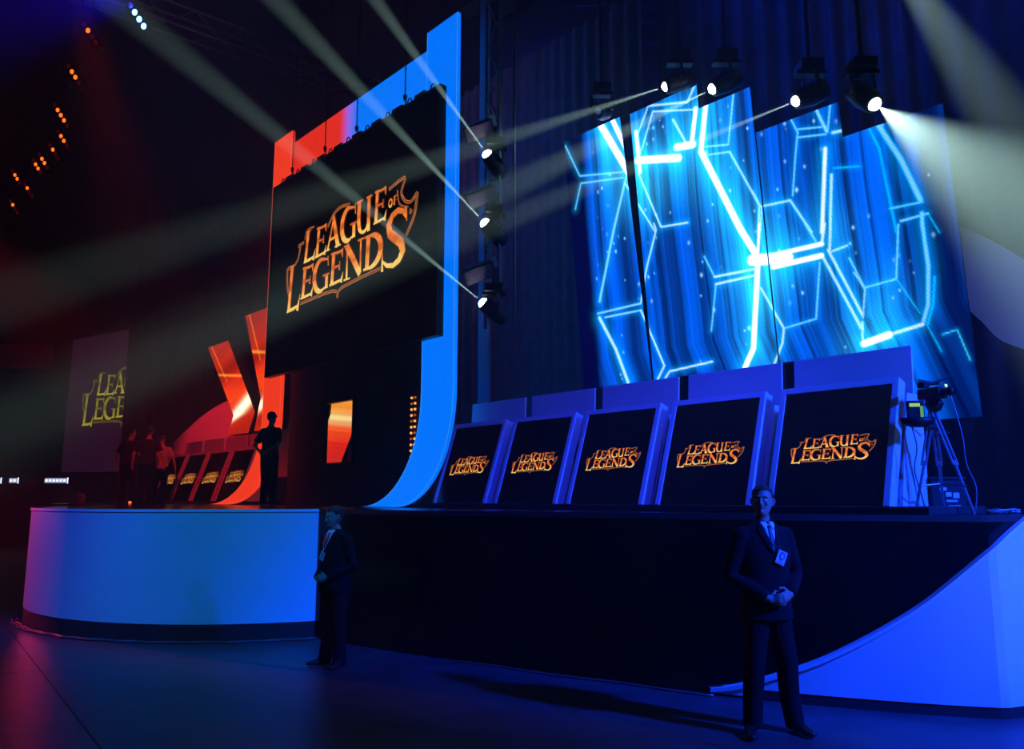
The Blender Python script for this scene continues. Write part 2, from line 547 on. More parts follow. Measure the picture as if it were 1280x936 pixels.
def make_logo(parent, cx, cz, wid, hei, fn, green=False, clip=None, gain=1.0):
    """lettering and shield line, laid on the panel surface by fn(x, y, lift)"""
    V, F, C = [], [], []
    sx, sy = wid / 805, hei / 285

    def put(vs2, fs, lift, colf):
        o = len(V)
        for x, y in vs2:
            X = cx + (x - 402.5) * sx
            if clip is not None and X > clip:
                X = clip
            V.append(fn(X, cz + (142.5 - y) * sy, lift))
            C.append(colf(x, y))
        for f in fs:
            F.append(tuple(i + o for i in f))

    def gold(t, x):
        g = random.uniform(.85, 1.15)
        if t > .62:
            c = np.array([1.0, .24, .035]) * (1.0 if t < .85 else .75)
        elif t > .42:
            c = np.array([.62, .12, .015])
        elif t > .2:
            c = np.array([1.0, .33, .05])
        else:
            c = np.array([1.0, .62, .14])
        return c * g

    for k, (ch, x, y, w, h, sh) in enumerate(WORDS):
        small = ch in 'OF' and h < 40
        for pts, hw in GL[ch]:
            # densify
            P, Hh = [], []
            for i in range(len(pts) - 1):
                m = 5 if len(pts) < 6 else 2
                for j in range(m):
                    t = j / m
                    P.append((pts[i][0] * (1 - t) + pts[i + 1][0] * t, pts[i][1] * (1 - t) + pts[i + 1][1] * t))
                    Hh.append(hw[i] * (1 - t) + hw[i + 1] * t)
            P.append(pts[-1])
            Hh.append(hw[-1])
            hs = min(w * 1.05, h)
            Q = [(x + p[0] * w + sh * w * (p[1] * -1), y + (1 - p[1]) * h) for p in P]
            for lay, ext, kk in ((0, 3.2 if not small else 1.5, .0), (1, 0, 1)):
                v2, f2 = ribbon2(Q, [q * hs * .86 + ext for q in Hh])
                lift = .002 + .0035 * lay + .00005 * (k % 3)
                if lay == 0:
                    put(v2, f2, lift, lambda X, Y: np.array([.07, .010, .003]))
                else:
                    put(v2, f2, lift, lambda X, Y: gold(1 - (Y - y) / h, X))
    for pts, hw in SHIELD:
        P = spline(pts, 4)
        v2, f2 = ribbon2(P, [hw] * len(P))
        put(v2, f2, .0018, lambda X, Y: np.array([.42, .12, .03]) * random.uniform(.7, 1.5))
        v2, f2 = ribbon2(P, [hw * .35] * len(P))
        put(v2, f2, .0024, lambda X, Y: np.array([.10, .03, .01]))
    # drop collapsed faces past the clip line
    if clip is not None:
        F = [f for f in F if not all(abs(V[i][0] - V[f[0]][0]) < 1e-6 for i in f)]
    C = np.array(C) * gain
    if green:
        lum = C[:, 0] * .5 + C[:, 1]
        C = np.stack([lum * .30, lum * .26, lum * .02], 1)
    b = MB()
    b.v, b.f = V, F
    o = b.build('lettering', LOGO, parent)
    set_col(o, C)
    o['kind'] = 'stuff'
    o['label'] = 'glowing gold lettering inside a thin shield outline' if not green else 'dim yellow-green lettering with a shield outline'
    return o


# ------------------------------------------------------------------ player stations
TL = math.atan2(.376, 1.11)
ct, stt = math.cos(TL), math.sin(TL)


def lean(x, h, d=0):
    """x right, h up the leaning sheet, d out towards the audience"""
    return Vector((x, h * stt - d * ct, h * ct + d * stt))


def leanbox(b, x0, x1, h0, h1, d0, d1):
    P = [lean(x, h, d_) for d_ in (d0, d1) for h in (h0, h1) for x in (x0, x1)]
    return b.add(P, [(0, 2, 3, 1), (4, 5, 7, 6), (0, 1, 5, 4), (2, 6, 7, 3), (0, 4, 6, 2), (1, 3, 7, 5)])


def make_station():
    t = thing('player_station', '', 'player station')
    hw, ho, H0, H1 = .53, .59, 0, 1.17
    for x0, x1, h0, h1 in ((-ho, -hw, 0, 1.235), (hw, ho, 0, 1.235), (-hw, hw, 1.17, 1.235)):
        leanbox(MB(), x0, x1, h0, h1, -.13, .012).build('frame_bar', M['frame'], t, bevel=.004)
    leanbox(MB(), -hw, hw, H0 + .01, H1, -.06, 0).build('screen', M['screen'], t)['label'] = 'black leaning screen'
    make_logo(t, .01, .56, .82, .29, lambda x, y, l: lean(x, y, l))
    # booth behind: two cheeks, desk top, back board
    for sx in (-1, 1):
        x = sx * .575
        b = MB()
        prof = [(.20, 0), (.86, 0), (.86, 1.04), (.54, 1.04)]
        b.prism(prof, lambda y, z, d_, x=x: (x - .015 + d_, y, z), .03)
        b.build('side_panel', M['frame'], t)
    MB().box((0, .62, .74), (1.12, .44, .03)).build('desk_top', M['matte'], t, bevel=.004)
    MB().prism([(-.605, .55), (.605, .55), (.605, 1.52), (-.605, 1.52)], lambda x, z, d_: (x - .04, .73 + d_ + (z - .8) * .06, z), .03).build('back_board', M['frame'], t, bevel=.003)
    return t


st0 = make_station()
ords = ['nearest', 'second nearest', 'middle', 'second farthest', 'farthest']
for i in range(5):
    a = 3.60 + 1.355 * i
    lab = '%s of the five blue-lit player stations with a leaning black logo screen' % ords[i]
    loc = W(a, 0, 1.585)
    if i == 0:
        st0.location = loc
        st0.rotation_euler = (0, 0, YAW)
        s_ = st0
    else:
        s_ = dup(st0, loc, YAW)
    tag(s_, lab, 'player station', 'blue-lit player stations in a row')
ords4 = ['nearest', 'second nearest', 'second farthest', 'farthest']
for i in range(4):
    a = 17.12 + 1.345 * i
    lab = '%s of the four red-lit player stations beyond the big hanging screen' % ords4[i]
    s_ = dup(st0, W(a, 0, 1.585), YAW)
    tag(s_, lab, 'player station', 'red-lit player stations in a row')

# ------------------------------------------------------------------ J-shaped glowing arch
AZ = (.0, .18, 1)
ORG = (.93, .045, .012)
arch = thing('light_arch', 'tall glowing arch, azure right leg, red left leg, both curling forward at the foot', 'arch', W(12.6, 0, DECK), YAW)


def jleg(a0, a1, mat_, ztop, lab):
    """a leg: vertical sheet that sweeps forward to the deck"""
    prof = [(.417, ztop), (.417, 3.35)]
    for t in np.linspace(0, 90, 18)[1:]:
        prof.append((.417 - 1.05 * (1 - math.cos(R(t))), 3.35 - 1.82 * math.sin(R(t))))
    b = MB()
    x0, x1 = -(a1 - 12.6), -(a0 - 12.6)
    fr0 = [(x0, s, z - DECK) for s, z in prof]
    fr1 = [(x1, s, z - DECK) for s, z in prof]
    bk0 = [(x0, s + .07, z - DECK + (.0 if i < 2 else -.0)) for i, (s, z) in enumerate(prof)]
    bk1 = [(x1, s + .07, z - DECK) for i, (s, z) in enumerate(prof)]
    b.strip(fr0, fr1)
    b.strip(bk0, bk1)
    b.strip(fr0, bk0)
    b.strip(fr1, bk1)
    o = b.build('leg', mat_, arch, False)
    o['label'] = lab
    # thin bright edge
    e = MB()
    for x in (x0, x1):
        e.strip([(x - .008, s - .006, z - DECK) for s, z in prof], [(x + .008, s - .006, z - DECK) for s, z in prof])
    e.build('edge_line', lightbox('edge_light', tuple(min(1, c * 1.3 + .04) for c in (AZ if a0 < 12 else ORG))), o)
    return o


jleg(9.70, 10.54, lightbox('azure_lightbox', AZ), 9.66, 'azure glowing right leg')
jleg(15.57, 16.40, lightbox('red_lightbox', ORG), 9.66, 'red glowing left leg')
HM = lightbox('header_lightbox', (.80, .028, .010), (.002, .19, 1), -.95, -.15)
for a0, a1 in ((10.56, 11.95), (11.955, 13.25), (13.255, 14.55), (14.555, 15.42)):
    # every header sheet keeps the arch's own coordinates so the colour change falls at one place
    MB().box((-( (a0 + a1) / 2 - 12.6), .45, 8.8 - DECK), (a1 - a0 - .006, .06, 1.06)).build('header_panel', HM, arch)

# ------------------------------------------------------------------ big hanging screen
AS, ZS = 12.87, 4.19
scr = thing('hanging_screen', 'huge black screen with glowing gold lettering hung in front of the arch', 'screen', W(AS, .2, ZS), YAW)
MB().box((0, .06, 2.08), (6.04, .10, 4.14)).build('screen_body', M['screen'], scr, bevel=.01)
for x0, x1, z0, z1 in ((-3.02, -2.97, 0, 4.16), (2.97, 3.02, 0, 4.16), (-3.02, 3.02, -.03, .02), (-3.02, 3.02, 4.13, 4.17)):
    MB().box(((x0 + x1) / 2, .05, (z0 + z1) / 2), (x1 - x0, .14, z1 - z0)).build('frame_bar', M['black_metal'], scr, bevel=.005)
make_logo(scr, .10, 2.06, 4.62, 1.78, lambda x, y, l: Vector((x, .008 - l * 2, y)), gain=1.0)
for k in range(9):
    x = -2.7 + k * .68
    r = MB()
    pts = [(x + .06 * math.cos(t), .05, 4.23 + .07 * math.sin(t)) for t in np.linspace(0, 2 * math.pi, 13)]
    r.loft(pts, [.012] * 13, 6, up=Vector((0, 1, 0)), caps=False)
    r.build('lifting_ring', M['black_metal'], scr)
for k in range(8):
    x = -2.36 + k * .68
    MB().box((x, .04, 4.22), (.3, .06, .07)).build('top_bracket', M['grey_metal'] if k % 2 else M['black_metal'], scr, bevel=.006)
# chains from above
for i, (a, w) in enumerate([(15.15, 'leftmost'), (13.75, 'second from left'), (12.55, 'third from left'), (10.95, 'rightmost')]):
    t = thing('hoist_chain', '%s thin black hoist chain holding up the big hanging screen' % w, 'chain', W(a, .25, 8.42), YAW, 'hoist chains of the hanging screen')
    b = MB()
    for k in range(46):
        z = .18 + k * .1
        for s_ in range(2):
            pts = [((.014 * math.cos(q)) if (k % 2) else 0, 0 if (k % 2) else .014 * math.cos(q), z + .055 * math.sin(q)) for q in np.linspace(0, 2 * math.pi, 7)]
            if s_ == 0:
                b.loft(pts, [.006] * 7, 4, up=Vector((.3, .5, .1)), caps=False)
    tag(b.build('chain_links', M['black_metal'], t), kind='stuff')
    h = MB()
    pts = [(.035 * math.cos(q), 0, .06 + .05 * math.sin(q)) for q in np.linspace(-2.0, 2.6, 10)]
    h.loft(pts, [.012] * 10, 6, up=Vector((0, 1, 0)))
    h.box((0, 0, .15), (.05, .05, .08))
    tag(h.build('hook', M['black_metal'], t))

# ------------------------------------------------------------------ black backdrop between the legs, with a window-like opening
bd = thing('backdrop_wall', 'black backdrop wall under the hanging screen with a small rectangular opening', 'wall panel', W(13.1, .62, DECK), YAW)
oa0, oa1, oz0, oz1 = 12.92, 14.02, 2.29, 3.49


def bdpanel(a0, a1, z0, z1):
    MB().box((-((a0 + a1) / 2 - 13.1), .03, (z0 + z1) / 2 - DECK), (a1 - a0 - .01, .06, z1 - z0)).build('wall_panel', M['matte'], bd)


for q in ((10.6, 12.92, DECK, 8.2), (14.02, 15.54, DECK, 8.2), (oa0, oa1, DECK, oz0), (oa0, oa1, oz1, 8.2)):
    bdpanel(*q)
for q in ((oa0 - .02, oz0, oa0 + .02, oz1), (oa1 - .02, oz0, oa1 + .02, oz1), (oa0, oz0 - .02, oa1, oz0 + .02), (oa0, oz1 - .02, oa1, oz1 + .02)):
    MB().box((-((q[0] + q[2]) / 2 - 13.1), .0, (q[1] + q[3]) / 2 - DECK), (abs(q[2] - q[0]) + .01, .1, abs(q[3] - q[1]) + .01)).build('opening_trim', M['black_metal'], bd)

# ------------------------------------------------------------------ LED walls
SEGS = [([(7.65,7.31),(7.19,6.42)],0.053,3.0),([(7.41,7.3),(7.13,6.62)],0.041,2.5),([(8.4,7.22),(8.15,6.65),(7.23,6.44)],0.019,1.0),([(8.3,6.16),(8.14,6.53),(7.3,6.37)],0.018,1.0),([(7.23,6.39),(7.57,5.63),(7.96,4.63)],0.029,1.1),([(6.73,7.26),(6.97,6.9),(6.94,6.62)],0.017,1.3),([(6.66,7.15),(6.92,6.66)],0.017,1.3),([(6.73,7.26),(6.07,7.07),(5.93,7.25)],0.022,1.3),([(6.66,7.15),(5.98,6.93)],0.017,1.3),([(7.01,6.54),(6.3,6.35)],0.051,3.0),([(6.99,6.96),(6.98,6.36)],0.034,2.2),([(7.02,6.37),(6.7,5.47),(6.25,5.42)],0.017,1.4),([(7.28,6.29),(6.81,5.43)],0.017,1.3),([(6.82,5.55),(6.79,5.45),(7.02,4.94),(7.18,4.46)],0.017,1.4),([(8.02,4.45),(7.18,4.46)],0.018,1.1),([(7.88,4.37),(7.19,4.36)],0.018,1.1),([(7.19,4.36),(6.86,3.51),(7.0,3.33)],0.017,1.5),([(7.99,4.38),(7.72,3.86),(7.54,3.34)],0.036,1.4),([(6.87,3.33),(6.78,3.42),(6.07,3.47)],0.016,1.5),([(6.31,6.51),(6.05,6.46)],0.048,3.0),([(5.95,6.93),(6.07,6.47)],0.031,3.0),([(5.79,6.92),(5.93,6.34)],0.036,3.0),([(5.93,6.32),(5.46,5.14),(5.25,4.71)],0.042,3.0),([(6.33,6.91),(6.13,6.46)],0.022,1.4),([(5.36,6.91),(5.51,6.28)],0.015,1.1),([(5.91,6.38),(5.51,6.28)],0.016,1.1),([(5.86,6.25),(5.5,6.18)],0.016,1.1),([(5.5,6.18),(5.15,5.36),(5.21,5.03)],0.02,1.2),([(5.12,5.33),(5.18,5.02)],0.015,1.2),([(5.25,4.71),(5.18,5.13)],0.025,2.0),([(5.26,4.61),(5.44,3.56),(5.59,3.33)],0.034,3.0),([(5.91,4.59),(5.32,4.57)],0.021,1.4),([(5.9,4.49),(5.33,4.49)],0.021,1.4),([(6.04,4.9),(5.91,4.59)],0.016,1.0),([(5.9,4.49),(6.04,3.88)],0.015,1.0),([(5.25,4.31),(4.99,3.75),(5.03,3.57),(5.17,3.33)],0.02,1.3),([(4.99,3.75),(4.56,3.8),(4.44,4.46)],0.014,1.0),([(5.33,4.69),(4.39,4.68)],0.03,2.2),([(5.05,4.54),(4.41,4.54)],0.034,2.4),([(5.33,4.69),(4.84,4.61)],0.069,3.0),([(4.39,4.68),(4.33,4.91)],0.023,1.5),([(4.22,5.8),(4.37,4.82)],0.032,1.7),([(4.18,5.47),(4.3,4.59)],0.023,1.3),([(4.4,4.54),(4.03,3.6)],0.023,1.3),([(4.32,4.59),(4.0,3.75)],0.023,1.3),([(4.29,4.56),(4.09,4.59)],0.018,1.2),([(4.57,4.97),(4.46,4.73)],0.019,1.0),([(5.23,5.57),(5.14,5.34),(4.73,5.31),(4.5,4.85)],0.02,1.2),([(4.61,6.31),(4.54,6.11),(4.6,5.84),(4.69,5.36)],0.014,1.0),([(4.54,6.15),(4.18,6.06)],0.014,1.0),([(4.55,6.05),(4.19,5.97)],0.014,1.0),([(4.28,6.31),(4.18,6.0)],0.023,1.1),([(4.1,6.31),(4.17,5.99)],0.014,1.0),([(4.11,5.96),(3.94,5.94)],0.023,1.3),([(3.59,5.89),(3.38,5.4),(3.23,4.9)],0.039,1.0),([(3.71,5.94),(3.6,5.6),(3.54,4.84),(3.52,4.61)],0.018,0.7),([(4.15,5.54),(3.85,5.47)],0.014,0.8),([(3.56,4.89),(3.21,4.87)],0.017,0.9),([(3.46,4.72),(3.17,4.73)],0.017,1.0),([(3.17,4.73),(3.08,4.5)],0.008,0.8),([(3.23,4.75),(3.24,4.63),(3.23,4.16),(3.28,3.74),(3.36,3.54)],0.029,1.0),([(3.18,4.03),(3.23,3.73),(3.31,3.53)],0.017,0.8),([(4.02,3.42),(3.73,3.48)],0.04,2.6),([(3.73,3.48),(3.36,3.54)],0.026,1.4),([(4.01,3.67),(4.03,3.48)],0.018,1.3),([(4.08,4.44),(3.94,4.06),(3.58,4.09),(3.49,4.69)],0.013,1.0),([(4.04,4.26),(3.94,4.04),(4.0,3.72)],0.013,1.1),([(3.58,4.09),(3.37,3.66)],0.009,0.7),([(3.31,3.51),(3.2,3.22)],0.008,0.7),([(3.17,3.4),(3.02,3.43),(2.93,3.09)],0.008,0.9)]
GLOW = [(5.25, 4.66, .42, .9), (5.22, 4.3, .22, .5), (7.2, 6.46, .42, .9), (6.0, 6.45, .45, .9), (6.75, 6.4, .35, .5), (5.6, 5.6, .35, .45), (7.5, 7.1, .3, .6), (4.02, 3.45, .3, .5), (4.3, 4.7, .3, .35), (6.85, 6.0, .3, .4), (5.4, 3.6, .3, .4), (3.7, 3.8, .35, .2)]
DARKS = [(6.52, .07, .9), (5.25, .05, .9), (7.42, .08, .8), (4.45, .06, .5), (6.2, .04, .5), (4.62, .05, .6), (5.62, .04, .5), (3.35, .06, .6), (3.05, .05, .5), (7.0, .03, .3)]


def noise1(x, seed, f):
    r = np.random.default_rng(seed)
    t = r.random(512)
    q = (x * f) % 511
    i = np.floor(q).astype(int)
    w = q - i
    w = w * w * (3 - 2 * w)
    return t[i] * (1 - w) + t[(i + 1) % 512] * w


def blue_content(A, Z, fine):
    # streaks of the picture run up the sheets and veer near the foot
    Av = A + np.where(Z < 3.75, (3.75 - Z) * .35, 0) + .02 * np.sin(Z * 2)
    st_ = .55 * noise1(Av, 1, 9) + .3 * noise1(Av, 2, 31) + .25 * noise1(Av, 3, 75)
    st_ = np.clip((st_ - .28) * 1.7, 0, 1.2)
    for a0, w, k in DARKS:
        st_ *= 1 - k * np.exp(-((Av - a0 - .03 * np.sin(Z)) / w) ** 2)
    edge = np.clip((8.12 - A - (Z - 6.2).clip(0) * .05) / .15, 0, 1)          # left margin is unlit
    r_ = np.clip((A - 3.1) / .35, 0, 1) * .75 + .25                            # right end dims
    base = .10 + .9 * st_
    I = np.zeros_like(A)
    for pts, hw, k in SEGS:
        for (x0, y0), (x1, y1) in zip(pts, pts[1:]):
            dx, dy = x1 - x0, y1 - y0
            L = dx * dx + dy * dy + 1e-9
            t = np.clip(((A - x0) * dx + (Z - y0) * dy) / L, 0, 1)
            dd = np.hypot(A - x0 - t * dx, Z - y0 - t * dy)
            I = np.maximum(I, k * np.exp(-(dd / (hw * (1.0 if k > 2 else .85))) ** 4) + .25 * k * np.exp(-(dd / (hw * 3.4)) ** 2))
    G = np.zeros_like(A)
    for x, y, s_, k in GLOW:
        G += k * np.exp(-(((A - x) / s_) ** 2 + ((Z - y) / (s_ * 1.5)) ** 2))
    base = base * edge * r_
    dots = .82 + .18 * fine
    rr = (.0 + .03 * G) + np.clip(I - 1.0, 0, 2) * .9
    gg = base * (.17 + .95 * np.minimum(G, 1.3)) + .12 * G + I * .5
    bb = base * (1.25 + 1.0 * G) + .25 * G + I * 1.0 + .05
    return np.stack([rr * dots, gg * dots, bb * dots], -1)


def star_mask(A, Z, C, n=130, seed=4):
    r = np.random.default_rng(seed)
    for _ in range(n):
        x, y = r.uniform(3.1, 8.0), r.uniform(3.4, 7.2)
        k = r.uniform(.3, 1.1) ** 2
        s_ = r.uniform(.008, .017)
        d2 = ((A - x) / s_) ** 2 + ((Z - y) / (s_ * 1.5)) ** 2
        g = np.exp(-d2)[..., None] * k
        C += g * np.array([.35, .95, 1.1])
    return C


def s_of(z, s_bot=2.0):
    """LED sheet profile: leans out towards the top, kinks back below 3.75 m"""
    return np.where(z > 3.75, s_bot - .1 * (z - 3.35), s_bot - .04 - (3.75 - z) * -.1)


def grid_mesh(name, P, C, parent, m):
    ny, nx, _ = P.shape
    v = P.reshape(-1, 3)
    i = np.arange(ny * nx).reshape(ny, nx)
    q = np.stack([i[:-1, :-1], i[:-1, 1:], i[1:, 1:], i[1:, :-1]], -1).reshape(-1, 4)
    me = bpy.data.meshes.new(name)
    me.vertices.add(len(v))
    me.vertices.foreach_set('co', v.astype(np.float32).ravel())
    me.loops.add(q.size)
    me.loops.foreach_set('vertex_index', q.astype(np.int32).ravel())
    me.polygons.add(len(q))
    me.polygons.foreach_set('loop_start', np.arange(0, q.size, 4, dtype=np.int32))
    me.update(calc_edges=True)
    me.validate()
    me.materials.append(m)
    o = bpy.data.objects.new(name, me)
    COL.objects.link(o)
    o.parent = parent
    set_col(o, C.reshape(-1, 3))
    return o


RES = .0125


def led_panel(a0, a1, z0, z1, ds, name_, label, narrow=0, group='tall blue video panels behind the blue stations'):
    ac = (a0 + a1) / 2
    t = thing('video_display', label, 'video panel', W(ac, 2.0 + ds, z0), YAW, group)
    nz = int((z1 - z0) / RES)
    nx = int((a1 - a0) / RES)
    zz, u = np.meshgrid(np.linspace(z0, z1, nz), np.linspace(0, 1, nx), indexing='ij')
    # the near edge may be cut slightly askew
    lo = a0 + narrow * (zz - z0) / (z1 - z0)
    A = lo + (a1 - lo) * u
    fine = ((np.arange(nz)[:, None] // 2 + np.arange(nx)[None, :] // 2) % 2).astype(float)
    f_ = (K0 + 1.8) / (K0 + 1.8 + ds)
    Ac, Zc = A * f_, EYE + (zz - EYE) * f_      # the picture runs on across the staggered sheets
    C = star_mask(Ac, Zc, blue_content(Ac, Zc, fine))
    S = s_of(zz)
    P = np.stack([-(A - ac), S - 2.0, zz - z0], -1)
    grid_mesh('led_face', P, C, t, LEDM)
    # carrier cabinet behind the face
    b = MB()
    zs = [z0, 3.75, z1] if z0 < 3.7 else [z0, z1]
    rows = []
    for z in zs:
        s_ = float(s_of(np.array(z + 1e-6))) - 2.0
        lo_ = a0 + narrow * (z - z0) / (z1 - z0)
        rows.append([(-(lo_ - ac) - .002, s_ + .01, z - z0), (-(a1 - ac) + .002, s_ + .01, z - z0), (-(a1 - ac) + .002, s_ + .04, z - z0), (-(lo_ - ac) - .002, s_ + .04, z - z0)])
    V = [p for r in rows for p in r]
    F = []
    for i in range(len(rows) - 1):
        for k in range(4):
            F.append((4 * i + k, 4 * i + (k + 1) % 4, 4 * i + 4 + (k + 1) % 4, 4 * i + 4 + k))
    F += [(0, 1, 2, 3), tuple(4 * (len(rows) - 1) + k for k in range(4))]
    b.add(V, F)
    b.build('cabinet', M['black_metal'], t)
    return t


led_panel(7.10, 8.42, 3.33, 7.29, 0, '', 'leftmost tall blue video panel with a bright diagonal line at its top right', .16)
led_panel(5.90, 7.07, 3.33, 7.26, 0, '', 'second tall blue video panel from left with hexagon lines, equally tall', .0)
led_panel(5.07, 6.28, 3.31, 6.87, -.08, '', 'middle blue video panel crossed by a long white diagonal line')
led_panel(4.00, 5.22, 3.33, 6.30, 0, '', 'fourth blue video panel from left beside the bright white star')
led_panel(2.86, 4.15, 2.49, 5.83, -.08, '', 'rightmost and lowest blue video panel, darker at its right edge')


def red_content(A, Z, lo, hi):
    t = (Z - lo) / (hi - lo)
    st_ = .72 + .7 * (noise1(Z + A * .2, 11, 3.1) - .5) + .12 * (noise1(Z + A * .2, 12, 30) - .5)
    r = .80 * st_
    g = .024 * st_
    b_ = .006 * st_
    w1 = np.exp(-((t - .30 + .12 * (A - A.mean())) / .05) ** 2)
    w2 = np.exp(-((t - .66 - .05 * (A - A.mean())) / .012) ** 2) * .8
    w3 = np.exp(-((A - A.max() + .25 + .35 * (1 - t)) / .03) ** 2) * (t > .6) * .6
    w4 = np.exp(-((t - .42) / .12) ** 2) * .35
    return np.stack([r + w1 * 2.2 + w2 + w3 + w4, g + w1 * 1.8 + w2 * .35 + w3 * .3 + w4 * .12, b_ + w1 * 1.1 + w2 * .04], -1)


def red_panel(corners, kink, label):
    """corners: top a0,a1,s,z ; kink a0,a1,s,z ; bottom a0,a1,s,z (far edge first)"""
    (ta0, ta1, ts, tz), (ka0, ka1, ks, kz), (ba0, ba1, bs, bz) = corners
    ac, sc, zc = (ba0 + ba1) / 2, bs, bz
    t = thing('video_display', label, 'video panel', W(ac, sc, zc), YAW, 'red video panels on the far left of the stage')
    Z = np.linspace(bz, tz, 120)
    A0 = np.interp(Z, [bz, kz, tz], [ba0, ka0, ta0])
    A1 = np.interp(Z, [bz, kz, tz], [ba1, ka1, ta1])
    S = np.interp(Z, [bz, kz, tz], [bs, ks, ts])
    u = np.linspace(0, 1, 50)
    A = A0[:, None] * (1 - u) + A1[:, None] * u
    ZZ = np.repeat(Z[:, None], 50, 1)
    P = np.stack([-(A - ac), np.repeat(S[:, None], 50, 1) - sc, ZZ - zc], -1)
    grid_mesh('led_face', P, red_content(A, ZZ, bz, tz), t, LEDM)
    b = MB()
    for (q0, q1) in (((ba0, ba1, bs, bz), (ka0, ka1, ks, kz)), ((ka0, ka1, ks, kz), (ta0, ta1, ts, tz))):
        V = []
        for q in (q0, q1):
            V += [(-(q[0] - ac), q[2] - sc + .02, q[3] - zc), (-(q[1] - ac), q[2] - sc + .02, q[3] - zc), (-(q[1] - ac) + .02, q[2] - sc + .26, q[3] - zc), (-(q[0] - ac), q[2] - sc + .26, q[3] - zc)]
        b.add(V, [(0, 1, 5, 4), (1, 2, 6, 5), (2, 3, 7, 6), (3, 0, 4, 7), (0, 3, 2, 1), (4, 5, 6, 7)])
    b.build('cabinet', M['matte'], t)
    return t


red_panel(((22.0, 20.62, 1.3, 5.8), (22.0, 20.62, 2.14, 3.95), (22.0, 20.62, 1.98, 3.38)), None, 'left red video panel, shorter, leaning out with a white-hot band low down')
red_panel(((20.3, 18.95, 1.6, 6.46), (20.3, 18.95, 2.14, 4.3), (20.3, 18.95, 2.0, 3.4)), None, 'right red video panel, taller, half hidden by the hanging screen')
# the piece seen through the opening
pc = thing('video_display', 'small glowing orange and red video panel seen through the backdrop opening', 'video panel', W(14.7, 1.3, 2.3), YAW)
Z = np.linspace(2.2, 3.75, 90)
A0 = np.interp(Z, [2.2, 3.02, 3.4, 3.75], [15.28, 15.29, 15.04, 15.0])
A1 = np.interp(Z, [2.2, 2.34, 3.05, 3.75], [14.68, 14.58, 14.08, 14.05])
u = np.linspace(0, 1, 40)
A = A0[:, None] * (1 - u) + A1[:, None] * u
ZZ = np.repeat(Z[:, None], 40, 1)
band = np.exp(-((ZZ - 3.27 - .12 * (A - 14.6)) / .12) ** 2)
top = np.clip((ZZ - 3.2) / .3, 0, 1)
strk = .85 + .3 * noise1(ZZ - .12 * A, 21, 40)
Cc = np.stack([(.55 + .45 * np.clip((ZZ - 2.3) / .9, 0, 1)) * strk, (.02 + .10 * np.clip((ZZ - 2.75) / .5, 0, 1) + .55 * band + .2 * top) * strk, (.01 + .25 * band + .02 * top) * strk], -1)
grid_mesh('led_face', np.stack([-(A - 14.7), 0 * A, ZZ - 2.3], -1), Cc, pc, LEDM)
MB().prism([(-(15.28 - 14.7), -.1), (-(14.68 - 14.7), -.1), (.62, .75), (.65, 1.45), (-.3, 1.45), (-.59, .72)], lambda x, z, d_: (x, .02 + d_, z), .06).build('cabinet', M['matte'], pc)

# amber bulb strip beside the azure leg
fs = thing('bulb_strip', 'double column of small amber bulbs glowing on the backdrop beside the azure leg', 'light strip', W(10.95, .55, 2.3), YAW)
MB().box((0, .03, .5), (.34, .04, 1.1)).build('backing_board', M['matte'], fs)
am = emit('amber_bulb', (1, .35, .08), 1.5)
am2 = emit('amber_bulb_dim', (1, .25, .05), .35)
for k in range(11):
    for j in range(2):
        z = .03 + k * .098
        x = -.04 + j * .10
        MB().ball((x, -.01, z), .022, 8, 5).build('bulb', am if (k * 2 + j) % 3 else am2, fs, True)

# ------------------------------------------------------------------ big curved white fins behind the rows


def fin_panel(poly, s, label, bx, mat_):
    ac, zc = bx
    t = MB().prism([(-(a - ac), z - zc) for a, z in poly], lambda x, z, d_: (x, d_, z), .05).build('curved_fin', mat_)
    t.location = W(ac, s, zc)
    t.rotation_euler = (0, 0, YAW)
    return tag(t, label, 'panel')


top_ = spline([(27.7, 3.5), (26.4, 3.9), (25.0, 4.28), (23.2, 4.55), (21.0, 4.65)], 5)
fin_panel(top_ + [(18.9, 4.6), (18.9, 2.2), (27.2, 2.2)], 2.5, 'pale red-lit curved fin rising behind the far red stations', (24, DECK + .7), M['white'])
o = fin_panel(spline([(3.7, 5.1), (3.0, 4.66), (2.47, 4.18), (1.8, 3.45), (1.2, 2.6)], 5) + [(1.6, 2.4)] + spline([(2.2, 3.0), (2.55, 3.21), (2.81, 3.38), (2.98, 3.62), (3.3, 4.0), (3.7, 4.3)], 4), 2.6, 'blue-violet curved white fin at the right edge behind the video panels', (2.6, 2.4), M['white'])

# ------------------------------------------------------------------ drapes


def drape(p, q, z0, z1, label, m, pitch=.22, depth=.06, group=None):
    p, q = Vector((*p, 0)), Vector((*q, 0))
    L = (q - p).length
    t = (q - p) / L
    n = Vector((-t.y, t.x, 0))
    N = max(8, int(L / pitch * 8))
    b = MB()
    lo, hi = [], []
    ph = random.uniform(0, 6)
    for i in range(N + 1):
        u = i / N * L
        w = math.sin(u / pitch * 6.283 + ph + 1.1 * math.sin(u * 1.7)) * depth * (.7 + .5 * math.sin(u * .9 + ph))
        lo.append(p + t * (u - 0) + n * w * 1.2 + Vector((0, 0, z0)) - p)
        hi.append(p + t * u + n * w * .8 + Vector((0, 0, z1)) - p)
    b.strip(lo, hi)
    o = b.build('stage_drape', m, None, True)
    o.location = p
    return tag(o, label, 'curtain', group)


def Wd(a, s):
    v = W(a, s, 0)
    return (v.x, v.y)


